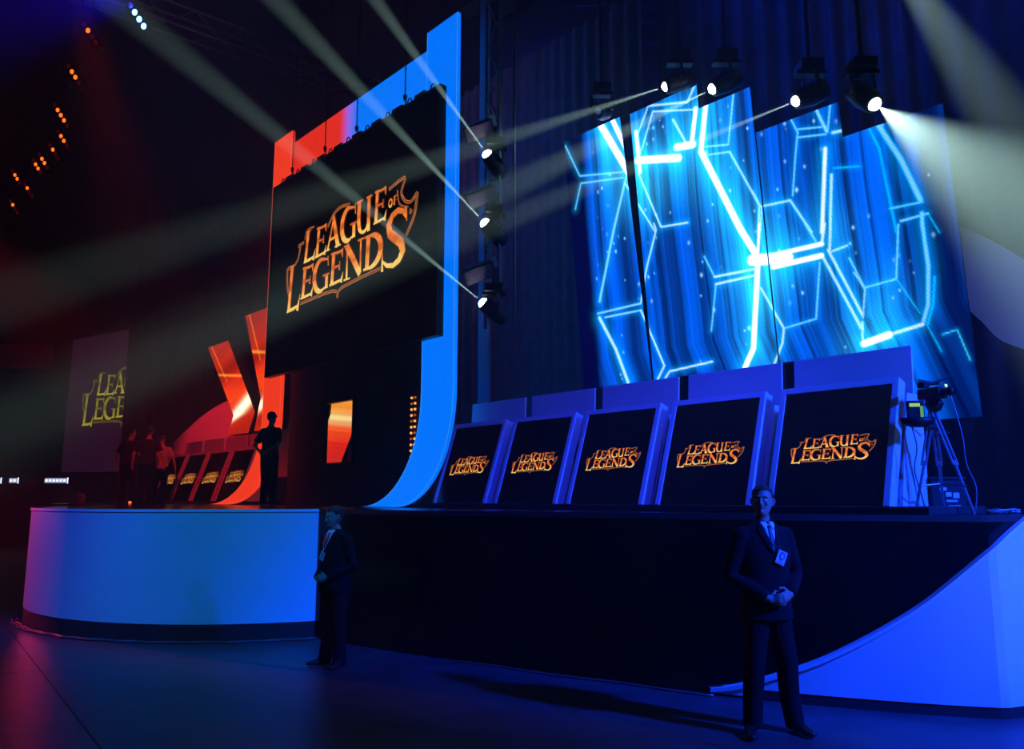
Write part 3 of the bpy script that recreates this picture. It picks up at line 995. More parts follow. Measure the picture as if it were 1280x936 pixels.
drape(Wd(14.2, 3.2), Wd(8.0, 3.2), DECK, 10.5, 'dark navy pleated drape between the azure leg and the blue video panels', M['drape'], .3, .09)
drape(Wd(8.0, 3.6), Wd(-1.5, 3.6), DECK, 12.5, 'dark navy drape hanging behind the blue video panels', M['drape_dark'], .35, .09)
drape((-13.62, 27.9), (-3.0, 30.0), 0, 12.5, 'black drape falling beside the projection screen behind the red stations', M['drape_dark'], .45, .13)
drape((-17.6, 30.6), (-16.6, 30.7), 0, 11.5, 'narrow dark drape at the left edge of the projection screen', M['drape_dark'], .3, .1)
drape((8.2, 8.6), (9.6, 6.2), 0, 12.8, 'dark blue drape at the upper right edge of the hall', M['drape'], .4, .1)
# flat masking panel next to the azure leg
o = MB().box((0, 0, 4.4), (.26, .05, 8.8)).build('masking_panel', mat('navy_flat', (.16, .17, .24), .6, noise=.1), None, bevel=.005)
o.location = W(9.62, .97, DECK)
o.rotation_euler = (0, 0, YAW)
tag(o, 'tall narrow navy masking panel right behind the azure leg', 'panel')

# ------------------------------------------------------------------ projection screen far left
ps = thing('projection_screen', 'tall purple-grey projection screen with dim yellow-green lettering at far left', 'screen', (-16.8, 30.0, 2.6))
u_ = Vector((5.6, -1.6, 0)).normalized()
sheet = MB().add([Vector((0, 0, 0)), u_ * 4.6, u_ * 4.6 + Vector((0, 0, 5.5)), Vector((0.05, 0, 5.0))], [(0, 1, 2, 3)])
sheet.build('sheet', emit('projected_backing', (.018, .004, .014), 1), ps)
n_ = Vector((u_.y, -u_.x, 0))
make_logo(ps, 2.75, 2.75, 4.0, 2.2, lambda x, y, l: u_ * x + n_ * (l * 4) + Vector((0, 0, y)), green=True, gain=1.0)
for z in (-.04, 5.04):
    b = MB().loft([Vector((0, 0, z)), u_ * 4.6 + Vector((0, 0, z + (.5 if z > 1 else 0)))], [.04, .04], 6)
    b.build('screen_batten', M['black_metal'], ps)

# balcony fascia and lit signs
o = MB().box((0, 0, .45), (4.2, .5, .9)).build('balcony_front', mat('balcony_paint', (.2, .1, .1), .7, noise=.2), None, bevel=.01)
o.location = (-19.4, 29.5, 6.4)
tag(o, 'dim red balcony front near the left wall', 'balcony')
o = MB().box((-18, 29.66, 1.27), (6.6, .2, 2.54)).build('barrier_wall', M['wall'], None, bevel=.01)
tag(o, 'low dark barrier wall carrying the lit signs at far left', 'wall')
WS = emit('sign_white', (.75, .82, 1), 1.6)
for k, (x, w, lab) in enumerate([(-16.6, .85, 'longest white lit sign under the projection screen'), (-18.15, .34, 'short white lit sign left of the longest one'), (-18.75, .3, 'small white lit sign at the left picture edge')]):
    t = thing('lit_sign', lab, 'sign', (x, 29.4, 2.18), 0, 'white lit signs at far left')
    MB().box((0, .06, .1), (w + .06, .1, .26)).build('housing', M['black_metal'], t, bevel=.01)
    MB().box((0, 0, .1), (w, .02, .17)).build('lit_face', emit('sign_glow', (.35, .42, .62), 1.0), t)
    for j in range(max(2, int(w / .13))):
        MB().box((-w / 2 + .07 + j * .13, -.014, .1), (.085, .008, .08)).build('lit_cell', WS, t)
    MB().box((w / 2 - .01, -.012, .1), (.03, .02, .22)).build('end_light', WS, t)

# ------------------------------------------------------------------ lamps in the air
GRN = (.62, 1, .90)


def moving_head(loc, aim, label, energy, deg, hang=2.5, lit=True, col=GRN, size=.065, blend=1.0, lens_r=.075):
    loc, aim = Vector(loc), Vector(aim)
    t = thing('moving_head_lamp', label, 'stage lamp', loc, 0, 'white beam lamps')
    t['category'] = 'stage lamp'
    dr = (aim - loc).normalized()
    up = Vector((0, 0, 1))
    side = dr.cross(up).normalized()
    b = MB()
    b.loft([-dr * .42, -dr * .38, -dr * .2, -dr * .03, Vector((0, 0, 0))], [.06, .11, .13, .11, .10], 14, up=up)
    b.build('head', M['black_metal'], t, True)
    l = MB().loft([dr * (.002 + lens_r * .8 * math.sin(q)) for q in np.linspace(0, 1.5, 6)], [lens_r * math.cos(q) for q in np.linspace(0, 1.5, 6)], 20, up=up)
    l.build('lens', M['lamp'] if lit else M['dimlens'], t)['label'] = 'white-hot lens' if lit else 'unlit glass lens'
    y = MB()
    c = -dr * .2
    for s_ in (-1, 1):
        y.loft([c + side * .15 * s_, c + side * .17 * s_ + up * .08, c + side * .15 * s_ + up * .24], [(.02, .05)] * 3, 8)
    y.box(c + up * .26, (.34, .12, .05))
    y.build('yoke', M['black_metal'], t)
    MB().box(c + up * .34, (.26, .26, .12)).build('base_box', M['black_metal'], t, bevel=.015)
    MB().tube(c + up * .40, c + up * (.40 + hang), .024).build('hanging_pipe', M['black_metal'], t)
    if lit:
        lo = spot('lamp_beam', dr * (.01 + lens_r), dr, deg, energy, col, blend, .006)
        lo.parent = t
        lo.rotation_euler = dr.to_track_quat('-Z', 'Y').to_euler()
        lo.data.cycles.is_caustics_light = False
    return t


# side tower (three lamps, three floods)
tw = thing('ladder_truss', 'dark vertical truss hung beside the azure leg carrying three beam lamps', 'truss', W(8.62, .42, 4.1), YAW)
for x in (-.15, .15):
    for y in (-.15, .15):
        MB().tube((x, y, 0), (x, y, 9.1), .025, 8).build('chord', M['grey_metal'], tw, True)
br = MB()
for k in range(22):
    z = k * .4
    s_ = 1 if k % 2 else -1
    br.tube((-.15 * s_, -.15, z), (.15 * s_, -.15, z + .4), .012, 6)
    br.tube((-.15, -.15 * s_, z), (-.15, .15 * s_, z + .4), .012, 6)
tag(br.build('bracing', M['grey_metal'], tw), kind='stuff')
SIDE = [((-.36, 11.10, 6.63), (-1.78, 9.6, 8.09), 'highest of the three lamps beside the azure leg', 62000, 5.6),
        ((-.39, 11.13, 5.59), (-2.96, 9.2, 7.83), 'middle one of the three lamps beside the azure leg', 70000, 5.6),
        ((-.41, 11.15, 4.41), (-4.64, 9.4, 7.57), 'lowest of the three lamps beside the azure leg', 78000, 5.2)]
for p, q, lab, en, dg in SIDE:
    moving_head(p, q, lab, en, dg, hang=.3)
for i, (p, w) in enumerate([((-.50, 11.2, 7.05), 'top'), ((-.46, 11.2, 6.02), 'middle'), ((-.48, 11.2, 4.88), 'bottom')]):
    t = thing('flood_light', '%s unlit flood light with a tilted dusky face on the side tower' % w, 'stage lamp', p, .0, 'unlit flood lights on the side tower')
    rot = Matrix.Rotation(R(-20), 3, 'Y') @ Matrix.Rotation(R(35), 3, 'X')
    MB().box((0, 0, 0), (.46, .14, .24), rot).build('housing', M['black_metal'], t, bevel=.01)
    MB().box(rot @ Vector((0, -.075, 0)), (.40, .012, .19), rot).build('front_glass', mat('dusky_glass', (.10, .07, .11), .3, noise=.1), t)
    MB().box(rot @ Vector((.24, .0, .08)), (.10, .10, .18), rot).build('side_bracket', M['grey_metal'], t, bevel=.01)
    MB().tube((.05, .05, .08), (.2, .25, .1), .02).build('arm', M['black_metal'], t)

# front truss lamps over the video panels
TOP = [((2.03, 9.87, 7.03), (-6.9, 10.5, 4.29), 'leftmost white beam lamp above the video panels', 38000, 7.0, .06),
       ((2.51, 9.34, 6.71), (-4.02, 9.0, 3.26), 'second white beam lamp above the video panels', 24000, 9.5, .065),
       ((3.24, 8.54, 6.13), (-1.97, 8.0, 3.71), 'third white beam lamp above the video panels', 36000, 5.5, .06),
       ((3.82, 7.90, 5.76), (4.41, 6.6, 4.11), 'brightest rightmost lamp above the lowest video panel', 19000, 38, .07)]
for p, q, lab, en, dg, lr in TOP:
    moving_head(p, q, lab, en, dg, hang=3.2, lens_r=lr, size=lr)
moving_head((1.23, 10.76, 7.14), (-1, 6, 5), 'unlit lamp with a dull glass lens left of the video panel lamps', 0, 5, 3.2, lit=False, lens_r=.05)
# a further lamp above the picture whose beam falls past the right edge
moving_head((4.31, 9.0, 9.0), (4.95, 7.2, 4.79), 'lamp above the picture with a beam falling towards the right edge', 26000, 11, 2.0)

tr = thing('lamp_truss', 'dark overhead truss along the video panels holding the lamps', 'truss', W(5.6, 1.2, 9.9), YAW)
for y in (-.2, .2):
    for z in (0, .4):
        MB().tube((-5, y, z), (4.5, y, z), .03, 8).build('chord', M['black_metal'], tr, True)

# red and blue bar lights of the house rig, upper left
RL = emit('red_lens', (1, .11, .008), 2.6)
RLd = emit('red_lens_dim', (.6, .01, .02), .06)
BLs = emit('blue_lens', (.12, .35, 1), 8)


def bar_light(px_, Y, n_on, label, m, n=5, tilt=.55, on0=1, r=.06, pitch=.17):
    a, b_ = (px_[0] - 640) / 1000, (468 - px_[1]) / 1000
    c_, s_ = math.cos(math.atan(.154)), math.sin(math.atan(.154))
    y = c_ - b_ * s_
    t = thing('bar_light', label, 'stage lamp', (a / y * Y, Y, EYE + (s_ + b_ * c_) / y * Y), 0, 'bar lights in the ceiling rig')
    dv = Vector((.55, 0, -.83)) * pitch
    c0 = -dv * (on0 + n_on / 2 - .5)
    b = MB()
    L0, L1 = c0 - dv * .6, c0 + dv * (n - .4)
    b.loft([L0 + Vector((0, .1, 0)), L1 + Vector((0, .1, 0))], [(.09, .09)] * 2, 4)
    b.build('housing', M['black_metal'], t)
    for k in range(n):
        q = c0 + dv * k
        on = on0 <= k < on0 + n_on
        MB().ball(q, (r, .03, r * 1.25), 10, 6).build('lens', m if on else (RLd if m is RL else M['dimlens']), t, True)
    MB().tube((0, .12, .1), (0, .12, 13.2 - t.location.z), .02).build('hanging_pipe', M['matte'], t)
    return t


BARS = [((110, 38), 14.0, 1, 'red bar light nearest the blue one, one lens lit', RL), ((92, 93), 15.5, 2, 'second red bar light down the row, two lenses lit', RL),
        ((76, 144), 17, 3, 'third red bar light down the row, three lenses lit', RL), ((78, 173), 18.5, 2, 'fourth red bar light, a blurred pair of lenses lit', RL),
        ((66, 187), 19, 1, 'fifth red bar light, small, one lens lit', RL), ((54, 201), 19.5, 2, 'sixth red bar light, the brightest orange pair', RL),
        ((46, 208), 20.5, 2, 'seventh red bar light just under the brightest pair', RL), ((20, 221), 21.5, 2, 'lowest long red bar light near the left edge', RL), ((34, 235), 21.5, 1, 'single lit red lens at the foot of the row', RL), ((16, 256), 22, 1, 'tiny red lamp lowest of all at the left edge', RL)]
for p, Y, n_on, lab, m in BARS:
    bar_light(p, Y, n_on, lab, m, n=4 if n_on < 3 else 5, r=.04, pitch=.15 if Y < 19 else .14)
bar_light((174, 24), 12.5, 3, 'blue bar light at the top edge with three lenses lit', BLs, n=4, r=.045, pitch=.155)

# ceiling trusses
for i, (p, q, lab) in enumerate([((-14, 12, 12.4), (-2, 22, 12.4), 'ceiling truss running back above the red stations'), ((-9, 8, 12.4), (4, 18, 12.4), 'ceiling truss above the hanging screen'), ((-1, 7, 12.6), (8, 13, 12.6), 'ceiling truss above the blue video panels')]):
    p, q = Vector(p), Vector(q)
    L = (q - p).length
    t = thing('ceiling_truss', lab, 'truss', p, math.atan2(q.y - p.y, q.x - p.x), 'ceiling trusses')
    for y in (-.25, .25):
        for z in (0, .5):
            MB().tube((0, y, z), (L, y, z), .035, 6).build('chord', M['grey_metal'], t, True)
    b = MB()
    for k in range(int(L / .6)):
        x = k * .6
        s_ = 1 if k % 2 else -1
        b.tube((x, -.25, .25 - .25 * s_), (x + .6, -.25, .25 + .25 * s_), .018, 5)
        b.tube((x, -.25 * s_, 0), (x + .6, .25 * s_, 0), .018, 5)
    tag(b.build('bracing', M['grey_metal'], t), kind='stuff')

# ------------------------------------------------------------------ people


def voxelize(b, name, m, parent, vox, smooth=2):
    me = b.mesh(name + '_raw')
    o = bpy.data.objects.new(name, me)
    COL.objects.link(o)
    rm = o.modifiers.new('r', 'REMESH')
    rm.mode = 'VOXEL'
    rm.voxel_size = vox
    sm = o.modifiers.new('s', 'SMOOTH')
    sm.iterations = smooth
    sm.factor = .5
    dg = bpy.context.evaluated_depsgraph_get()
    me2 = bpy.data.meshes.new_from_object(o.evaluated_get(dg))
    me2.name = name
    o.modifiers.clear()
    o.data = me2
    me2.materials.clear()
    me2.materials.append(m)
    for p in me2.polygons:
        p.use_smooth = True
    o.parent = parent
    return o


def hand(b, wrist, fdir, palm, side, k=1.0, curl=.55):
    """wrist point, finger direction, palm-facing normal, thumb side vector"""
    f, p, s_ = Vector(fdir).normalized(), Vector(palm).normalized(), Vector(side).normalized()
    w = Vector(wrist)
    b.loft([w, w + f * .03 * k, w + f * .07 * k, w + f * .095 * k], [(.026 * k, .020 * k), (.036 * k, .017 * k), (.041 * k, .016 * k), (.038 * k, .012 * k)], 10, up=p)
    for j, (off, L) in enumerate(((.030, .072), (.010, .080), (-.010, .075), (-.029, .060))):
        base = w + f * .085 * k + s_ * off * k
        d_ = f.copy()
        pts, rr = [base - f * .02 * k, base], [.0095 * k, .0095 * k]
        ang = 0
        for q in range(3):
            ang += curl
            d_ = (f * math.cos(ang) + p * math.sin(ang)).normalized()
            pts.append(pts[-1] + d_ * L * k * (.45, .32, .25)[q])
            rr.append((.009 - .0012 * q) * k)
        b.loft(pts, rr, 7, up=s_)
    tb = w + f * .025 * k + s_ * .03 * k
    d1 = (f * .7 + s_ * .65 + p * .3).normalized()
    d2 = (f * .95 + s_ * .15 + p * .3).normalized()
    b.loft([tb - s_ * .012 * k, tb, tb + d1 * .04 * k, tb + d1 * .04 * k + d2 * .05 * k], [.013 * k, .013 * k, .0115 * k, .008 * k], 7, up=p)


def person(label, loc, rz, H, elbows, wrists, handspec, feet, suit=True, head_yaw=0, head_pitch=0, cap=False, vox=.011, group=None, belly=1.0, badge=True, lean_y=0.0, hairm='hair'):
    k = H / 1.75
    t = thing('person', label, 'person', loc, rz, group)

    def S(p):
        return Vector(p) * k

    by = lean_y
    # ---- body: one continuous surface
    b = MB()
    hipz, knz = .90, .48
    for sd, fx in zip((-1, 1), feet):
        kn = ((fx[0] * .55 + sd * .095 * .45), fx[1] * .4 - .015, knz)
        b.loft([S((sd * .085, 0, hipz)), S((sd * .09, 0, .72)), S(kn), S((fx[0] * .85, fx[1] * .8 + .01, .28)), S((fx[0], fx[1], .09)), S((fx[0], fx[1] - .02, .05))], [r * k for r in (.085, .08, .055, .05, .036, .034)], 12)
    b.loft([S((0, 0, .86)), S((0, 0, .95)), S((0, 0, 1.08)), S((0, -.005 + by * .4, 1.25)), S((0, by * .7, 1.38)), S((0, .005 + by, 1.455)), S((0, .005 + by, 1.49))],
           [(.13 * k, .09 * k), (.155 * k, .10 * k), (.14 * k, .095 * k * belly), (.165 * k, .10 * k), (.175 * k, .09 * k), (.09 * k, .065 * k), (.055 * k, .055 * k)], 18)
    nk = S((0, .0 + by, 1.46))
    hc = S((0, -.015 + by, 1.525))
    b.loft([nk, S((0, -.008 + by, 1.54))], [.056 * k, .052 * k], 12)
    RM = Matrix.Rotation(head_yaw, 3, 'Z') @ Matrix.Rotation(head_pitch, 3, 'X')

    def Hd(p):
        return hc + RM @ (Vector(p) * k)

    prof = [(0, .026, .030, -.038), (.012, .040, .048, -.03), (.035, .052, .066, -.020), (.065, .062, .082, -.008), (.10, .068, .09, 0), (.135, .073, .096, .006), (.17, .074, .096, .010), (.20, .066, .084, .012), (.218, .048, .062, .012), (.229, .02, .03, .012)]
    rings, V, F, n = len(prof), [], [], 18
    for z, rx, ry, cy in prof:
        for q in range(n):
            a = 2 * math.pi * q / n
            V.append(Hd((math.cos(a) * rx, cy + math.sin(a) * ry, z)))
    for i in range(rings - 1):
        for q in range(n):
            F.append((i * n + q, i * n + (q + 1) % n, (i + 1) * n + (q + 1) % n, (i + 1) * n + q))
    F += [tuple(range(n)), tuple((rings - 1) * n + q for q in range(n))]
    b.add(V, F)
    # nose, brow, lips, chin, ears, cheek bones
    b.loft([Hd((0, -.088, .128)), Hd((0, -.103, .105)), Hd((0, -.113, .085)), Hd((0, -.098, .076))], [.008 * k, .010 * k, .014 * k, .012 * k], 8, up=Vector((1, 0, 0)))
    b.loft([Hd((-.048, -.074, .134)), Hd((-.02, -.092, .137)), Hd((.02, -.092, .137)), Hd((.048, -.074, .134))], [.007 * k, .010 * k, .010 * k, .007 * k], 8, up=Vector((0, 0, 1)))
    b.ball(Hd((0, -.086, .030)), .016 * k, 8, 6)
    for sd in (-1, 1):
        b.ball(Hd((sd * .038, -.072, .088)), .017 * k, 8, 6)
        b.loft([Hd((sd * .070, .012, .078)), Hd((sd * .080, .018, .10)), Hd((sd * .084, .022, .128)), Hd((sd * .074, .012, .138))], [(.006 * k, .012 * k), (.007 * k, .017 * k), (.007 * k, .018 * k), (.005 * k, .01 * k)], 8, up=Vector((0, 1, 0)))
    for sd, el, wr, hs in zip((-1, 1), elbows, wrists, handspec):
        sh = S((sd * .16, .0 + by, 1.37))
        b.loft([sh, S(el), S(wr)], [.042 * k, .038 * k, .026 * k], 12)
        hand(b, S(wr), hs[0], hs[1], hs[2], k, hs[3])
    body = voxelize(b, 'body', M['skin'], t, vox * .75, 1)
    # eyes
    for sd in (-1, 1):
        MB().ball(Hd((sd * .030, -.083, .113)), (.012 * k, .009 * k, .008 * k), 8, 6).build('eye', M['shirt'], t, True)
        MB().loft([Hd((sd * .016, -.096, .131)), Hd((sd * .032, -.094, .136)), Hd((sd * .048, -.082, .131))], [.0035 * k] * 3, 6).build('eyebrow', M['hair'], t, True)
    MB().loft([Hd((-.024, -.083, .052)), Hd((0, -.093, .054)), Hd((.024, -.083, .052))], [(.003 * k, .004 * k), (.006 * k, .006 * k), (.003 * k, .004 * k)], 8, up=Vector((0, 0, 1))).build('mouth', mat('lips', (.3, .12, .1), .5), t, True)
    # hair or cap
    hr = MB()
    V, F = [], []
    levels = [(.10, .072, .070, .040), (.135, .079, .088, .020), (.165, .0805, .101, .014), (.197, .073, .092, .014), (.222, .054, .070, .013), (.238, .02, .028, .013)]
    for z, rx, ry, cy in levels:
        for q in range(n):
            a = 2 * math.pi * q / n
            y = cy + math.sin(a) * ry
            zz = z
            if not cap and y < -.03 and z < .18:
                zz = .175 + (z - .10) * .25
            if not cap and z < .12 and y < .02:
                zz = max(zz, .15)
            V.append(Hd((math.cos(a) * rx, y, zz)))
    for i in range(len(levels) - 1):
        for q in range(n):
            F.append((i * n + q, i * n + (q + 1) % n, (i + 1) * n + (q + 1) % n, (i + 1) * n + q))
    F.append(tuple((len(levels) - 1) * n + q for q in range(n)))
    hr.add(V, F)
    hr.build('cap' if cap else 'hair', M['tee'] if cap else M[hairm], t, True)
    if cap:
        br_ = MB()
        br_.loft([Hd((0, -.07, .162)), Hd((0, -.12, .158)), Hd((0, -.155, .148))], [(.065 * k, .008 * k), (.055 * k, .006 * k), (.03 * k, .004 * k)], 12, up=Vector((0, 0, 1)))
        br_.build('cap_peak', M['tee'], t, True)
    # ---- trousers
    b = MB()
    for sd, fx in zip((-1, 1), feet):
        kn = ((fx[0] * .55 + sd * .095 * .45), fx[1] * .4 - .015, knz)
        b.loft([S((sd * .085, .0, .93)), S((sd * .09, 0, .76)), S(kn), S((fx[0] * .88, fx[1] * .8 + .005, .26)), S((fx[0], fx[1] - .005, .085)), S((fx[0], fx[1] - .02, .035))],
               [(.104 * k, .112 * k), (.10 * k, .105 * k), (.078 * k, .08 * k), (.072 * k, .075 * k), (.066 * k, .078 * k), (.062 * k, .082 * k)], 14)
    b.loft([S((0, 0, .80)), S((0, 0, .90)), S((0, 0, 1.04))], [(.13 * k, .10 * k), (.178 * k, .122 * k), (.158 * k, .112 * k * belly)], 18)
    voxelize(b, 'trousers', M['trouser'], t, vox, 2)
    # ---- shoes
    for sd, fx in zip((-1, 1), feet):
        ax = fx[2] if len(fx) > 2 else sd * .25
        d_ = Vector((math.sin(ax), -math.cos(ax), 0))
        c = S((fx[0], fx[1] + .05, 0))
        sh = MB()
        sh.loft([c + Vector((0, 0, .05 * k)) - d_ * .0, c + Vector((0, 0, .048 * k)) + d_ * .06 * k, c + Vector((0, 0, .042 * k)) + d_ * .13 * k, c + Vector((0, 0, .032 * k)) + d_ * .20 * k, c + Vector((0, 0, .028 * k)) + d_ * .245 * k, c + Vector((0, 0, .024 * k)) + d_ * .26 * k],
                [(.034 * k, .045 * k), (.038 * k, .044 * k), (.044 * k, .036 * k), (.046 * k, .026 * k), (.034 * k, .02 * k), (.012 * k, .01 * k)], 14, up=Vector((0, 0, 1)))
        sh.build('shoe', M['shoe'], t, True)
    # ---- upper garment
    b = MB()
    if suit:
        b.loft([S((0, -.0, .79)), S((0, 0, .88)), S((0, -.004, 1.04)), S((0, -.006 + by * .4, 1.24)), S((0, by * .7, 1.36)), S((0, by, 1.43)), S((0, .012 + by, 1.475)), S((0, .016 + by, 1.495))],
               [(.205 * k, .145 * k), (.20 * k, .145 * k * belly), (.182 * k, .128 * k * belly), (.205 * k, .132 * k), (.215 * k, .118 * k), (.185 * k, .09 * k), (.10 * k, .07 * k), (.072 * k, .062 * k)], 26)
    else:
        b.loft([S((0, 0, .88)), S((0, 0, .98)), S((0, 0, 1.1)), S((0, by * .4, 1.26)), S((0, by * .7, 1.37)), S((0, by, 1.43)), S((0, .005 + by, 1.475))],
               [(.185 * k, .135 * k), (.18 * k, .130 * k * belly), (.172 * k, .12 * k * belly), (.195 * k, .122 * k), (.20 * k, .11 * k), (.17 * k, .085 * k), (.068 * k, .06 * k)], 24)
    for sd, el, wr in zip((-1, 1), elbows, wrists):
        sh = S((sd * .175, by, 1.385))
        e_, w_ = S(el), S(wr)
        if suit:
            b.ball(sh + Vector((0, 0, -.004)), .076 * k, 14, 10)
            b.loft([sh, sh.lerp(e_, .5), e_, e_.lerp(w_, .5), e_.lerp(w_, .96)], [.075 * k, .066 * k, .058 * k, .050 * k, .043 * k], 14)
        else:
            b.ball(sh, .071 * k, 12, 8)
            b.loft([sh, sh.lerp(e_, .4), sh.lerp(e_, .78)], [.072 * k, .068 * k, .070 * k], 14)
    g = voxelize(b, 'jacket' if suit else 't_shirt', M['suit'] if suit else M['tee'], t, vox, 2)
    if not suit:
        return t
    # decorations laid on the jacket surface
    bvh = BVHTree.FromPolygons([v.co.copy() for v in g.data.vertices], [tuple(p.vertices) for p in g.data.polygons])

    def on(x, z, lift):
        hit = bvh.ray_cast(Vector((x * k, -1, z * k)), Vector((0, 1, 0)))
        y = hit[0].y if hit[0] is not None else -.1 * k
        return Vector((x * k, y - lift, z * k))

    def patch(name, outline, m, lift, thick=.004, nz=8):
        """outline: rows of (z, x0, x1)"""
        b = MB()
        L0, L1 = [], []
        nx = 4
        rows = []
        for z, x0, x1 in outline:
            rows.append([on(x0 + (x1 - x0) * i / nx, z, lift) for i in range(nx + 1)])
        V = [p for r in rows for p in r]
        F = [(i * (nx + 1) + j, i * (nx + 1) + j + 1, (i + 1) * (nx + 1) + j + 1, (i + 1) * (nx + 1) + j) for i in range(len(rows) - 1) for j in range(nx)]
        b.add(V, F)
        o = b.build(name, m, t, True)
        so = o.modifiers.new('t', 'SOLIDIFY')
        so.thickness = thick
        so.offset = 0
        return o

    zt = 1.475
    patch('shirt_front', [(zt - q * .195, -.050 * (1 - q) - .002, .050 * (1 - q) + .002) for q in np.linspace(0, 1, 10)], M['shirt'], .006)
    for sd in (-1, 1):
        patch('collar', [(1.49, sd * .012, sd * .056), (1.472, sd * .010, sd * .054), (1.455, sd * .016, sd * .046), (1.435, sd * .030, sd * .034)], M['shirt'], .013)
        patch('lapel', [(1.47, sd * .052, sd * .075), (1.43, sd * .044, sd * .098), (1.40, sd * .036, sd * .080), (1.36, sd * .024, sd * .062), (1.30, sd * .006, sd * .036), (1.275, 0, sd * .01)], M['suit'], .010, .006)
    patch('tie', [(1.462, -.015, .015), (1.445, -.012, .012), (1.43, -.011, .011), (1.36, -.017, .017), (1.29, -.013, .013), (1.275, -.008, .008)], M['tie'], .012)
    for z in (1.22, 1.10):
        MB().ball(on(0, z, .004), .008 * k, 8, 5).build('button', M['black_metal'], t, True)
    if badge:
        bx, bz = badge
        for sd in (-1, 1):
            pts = [on(sd * .055, 1.45, .016), on(sd * .03 + bx * .4, 1.34, .018), on(bx, bz + .055, .018)]
            MB().loft(pts, [.003] * 3, 5).build('lanyard', M['tie'] if belly < 1.05 else M['card'], t)
        c = on(bx, bz, .022)
        rot = Matrix.Rotation(R(24), 3, 'Y')
        cd = MB().box(c, (.075 * k, .004, .10 * k), rot).build('badge', M['card'], t, bevel=.004)
        sh = [(-.02, .03), (0, .036), (.02, .03), (.024, .0), (.012, -.022), (0, -.03), (-.012, -.022), (-.024, 0)]
        MB().prism([(x * k, z * k) for x, z in sh], lambda x, z, d_: c + rot @ Vector((x, -.004 - d_, z + .006)), .001).build('badge_emblem', M['cardmark'], cd)
        MB().prism([(x * .55 * k, z * .5 * k) for x, z in sh], lambda x, z, d_: c + rot @ Vector((x, -.0065 - d_, z + .008)), .0005).build('badge_emblem', M['card'], cd)
        MB().box(c + rot @ Vector((0, -.004, -.04 * k)), (.05 * k, .001, .005 * k), rot).build('badge_line', M['cardmark'], cd)
    return t


clasp_e = [(-.27, .02, 1.10), (.27, .02, 1.10)]
clasp_w = [(-.085, -.185, .955), (.085, -.185, .975)]
clasp_h = [((.85, -.2, -.1), (0, 1, 0), (0, 0, 1), .35), ((-.85, -.42, -.12), (.0, 1, -.1), (0, 0, 1), .38)]
person('guard in dark suit with hands clasped standing before the stage at right', (1.86, 6.05, 0), R(14), 1.745,
       clasp_e, clasp_w, clasp_h, [(-.15, .0, -.45), (.17, -.02, .1)], True, R(-38), R(-8), badge=(.05, 1.235), vox=.009)
person('guard in dark suit looking left at the end of the white curved front', (-1.80, 8.35, 0), R(-40), 1.57,
       [(-.26, .05, 1.10), (.26, .05, 1.10)], clasp_w, clasp_h, [(-.12, .0, -.3), (.13, -.0, .3)], True, R(-15), R(8), badge=(-.03, 1.20), vox=.012, belly=1.22)
person('man in a black cap and t-shirt standing on stage with hands behind his back', (-4.66, 15.45, DECK), R(155), 1.78,
       [(-.27, .10, 1.12), (.29, .10, 1.12)], [(-.06, .20, .98), (.08, .20, 1.0)], [((.8, .1, -.2), (0, -1, 0), (0, 0, 1), .4), ((-.8, .1, -.2), (0, -1, 0), (0, 0, 1), .4)],
       [(-.10, .0, -.2), (.11, .0, .2)], False, R(15), 0, cap=True, vox=.014)
hang_e = [(-.30, .03, 1.14), (.30, .03, 1.14)]
hang_w = [(-.35, -.04, .90), (.34, -.04, .90)]
hang_h = [((-.1, -.1, -1), (1, 0, 0), (0, -1, 0), .25), ((.1, -.1, -1), (-1, 0, 0), (0, -1, 0), .25)]
person('man in a dark t-shirt seen from behind at far left on stage, arms hanging', (-9.05, 19.0, DECK), R(170), 1.77, hang_e, hang_w, hang_h, [(-.13, .0, -.2), (.13, .04, .2)], False, R(-20), R(5), vox=.016, badge=False)
person('dark-haired man close to the right of the other, on the far left of the stage', (-8.25, 18.2, DECK), R(185), 1.74, hang_e, hang_w, hang_h, [(-.11, .0, -.2), (.12, -.03, .2)], False, R(15), R(-5), vox=.016, badge=False)
person('red-lit person in a light t-shirt half hidden behind the two men on the far left', (-8.36, 19.15, DECK), R(200), 1.62, hang_e, hang_w, hang_h, [(-.11, .0, -.2), (.12, -.03, .2)], False, R(25), R(8), vox=.018, badge=False)
tee2 = mat('pale_tee_shirt', (.45, .3, .25), .8, noise=.1)
for o in COL.objects:
    if o.name.startswith('t_shirt') and o.parent and 'light t-shirt' in o.parent.get('label', ''):
        o.data.materials.clear()
        o.data.materials.append(tee2)

# ------------------------------------------------------------------ camera stand and gear at the right end of the stage
tp = thing('tripod', 'black tripod standing at the right end of the stage beside the nearest station', 'tripod', (3.74, 7.05, DECK))
apex = Vector((-.02, 0, .92))
for k, (x, y) in enumerate(((-.24, .0), (.16, -.20), (.14, .24))):
    l = MB()
    for o_ in (-.018, .018):
        l.tube(apex + Vector((o_, 0, 0)), Vector((x * .55 + o_, y * .55, .42)), .011)
    l.tube(Vector((x * .5, y * .5, .46)), Vector((x, y, 0)), .013)
    l.build('leg', M['grey_metal'], tp)
MB().loft([Vector((0, 0, .90)), Vector((0, 0, .96)), Vector((0, 0, 1.0))], [.05, .08, .06], 14).build('head', M['black_metal'], tp, True)
MB().tube((.05, .05, .97), (.20, .35, .80), .01).build('pan_handle', M['black_metal'], tp)
sp = MB()
for x, y in ((-.20, .0), (.13, -.17), (.12, .20)):
    sp.tube((0, 0, .26), (x, y, .24), .008)
sp.build('spreader', M['grey_metal'], tp)

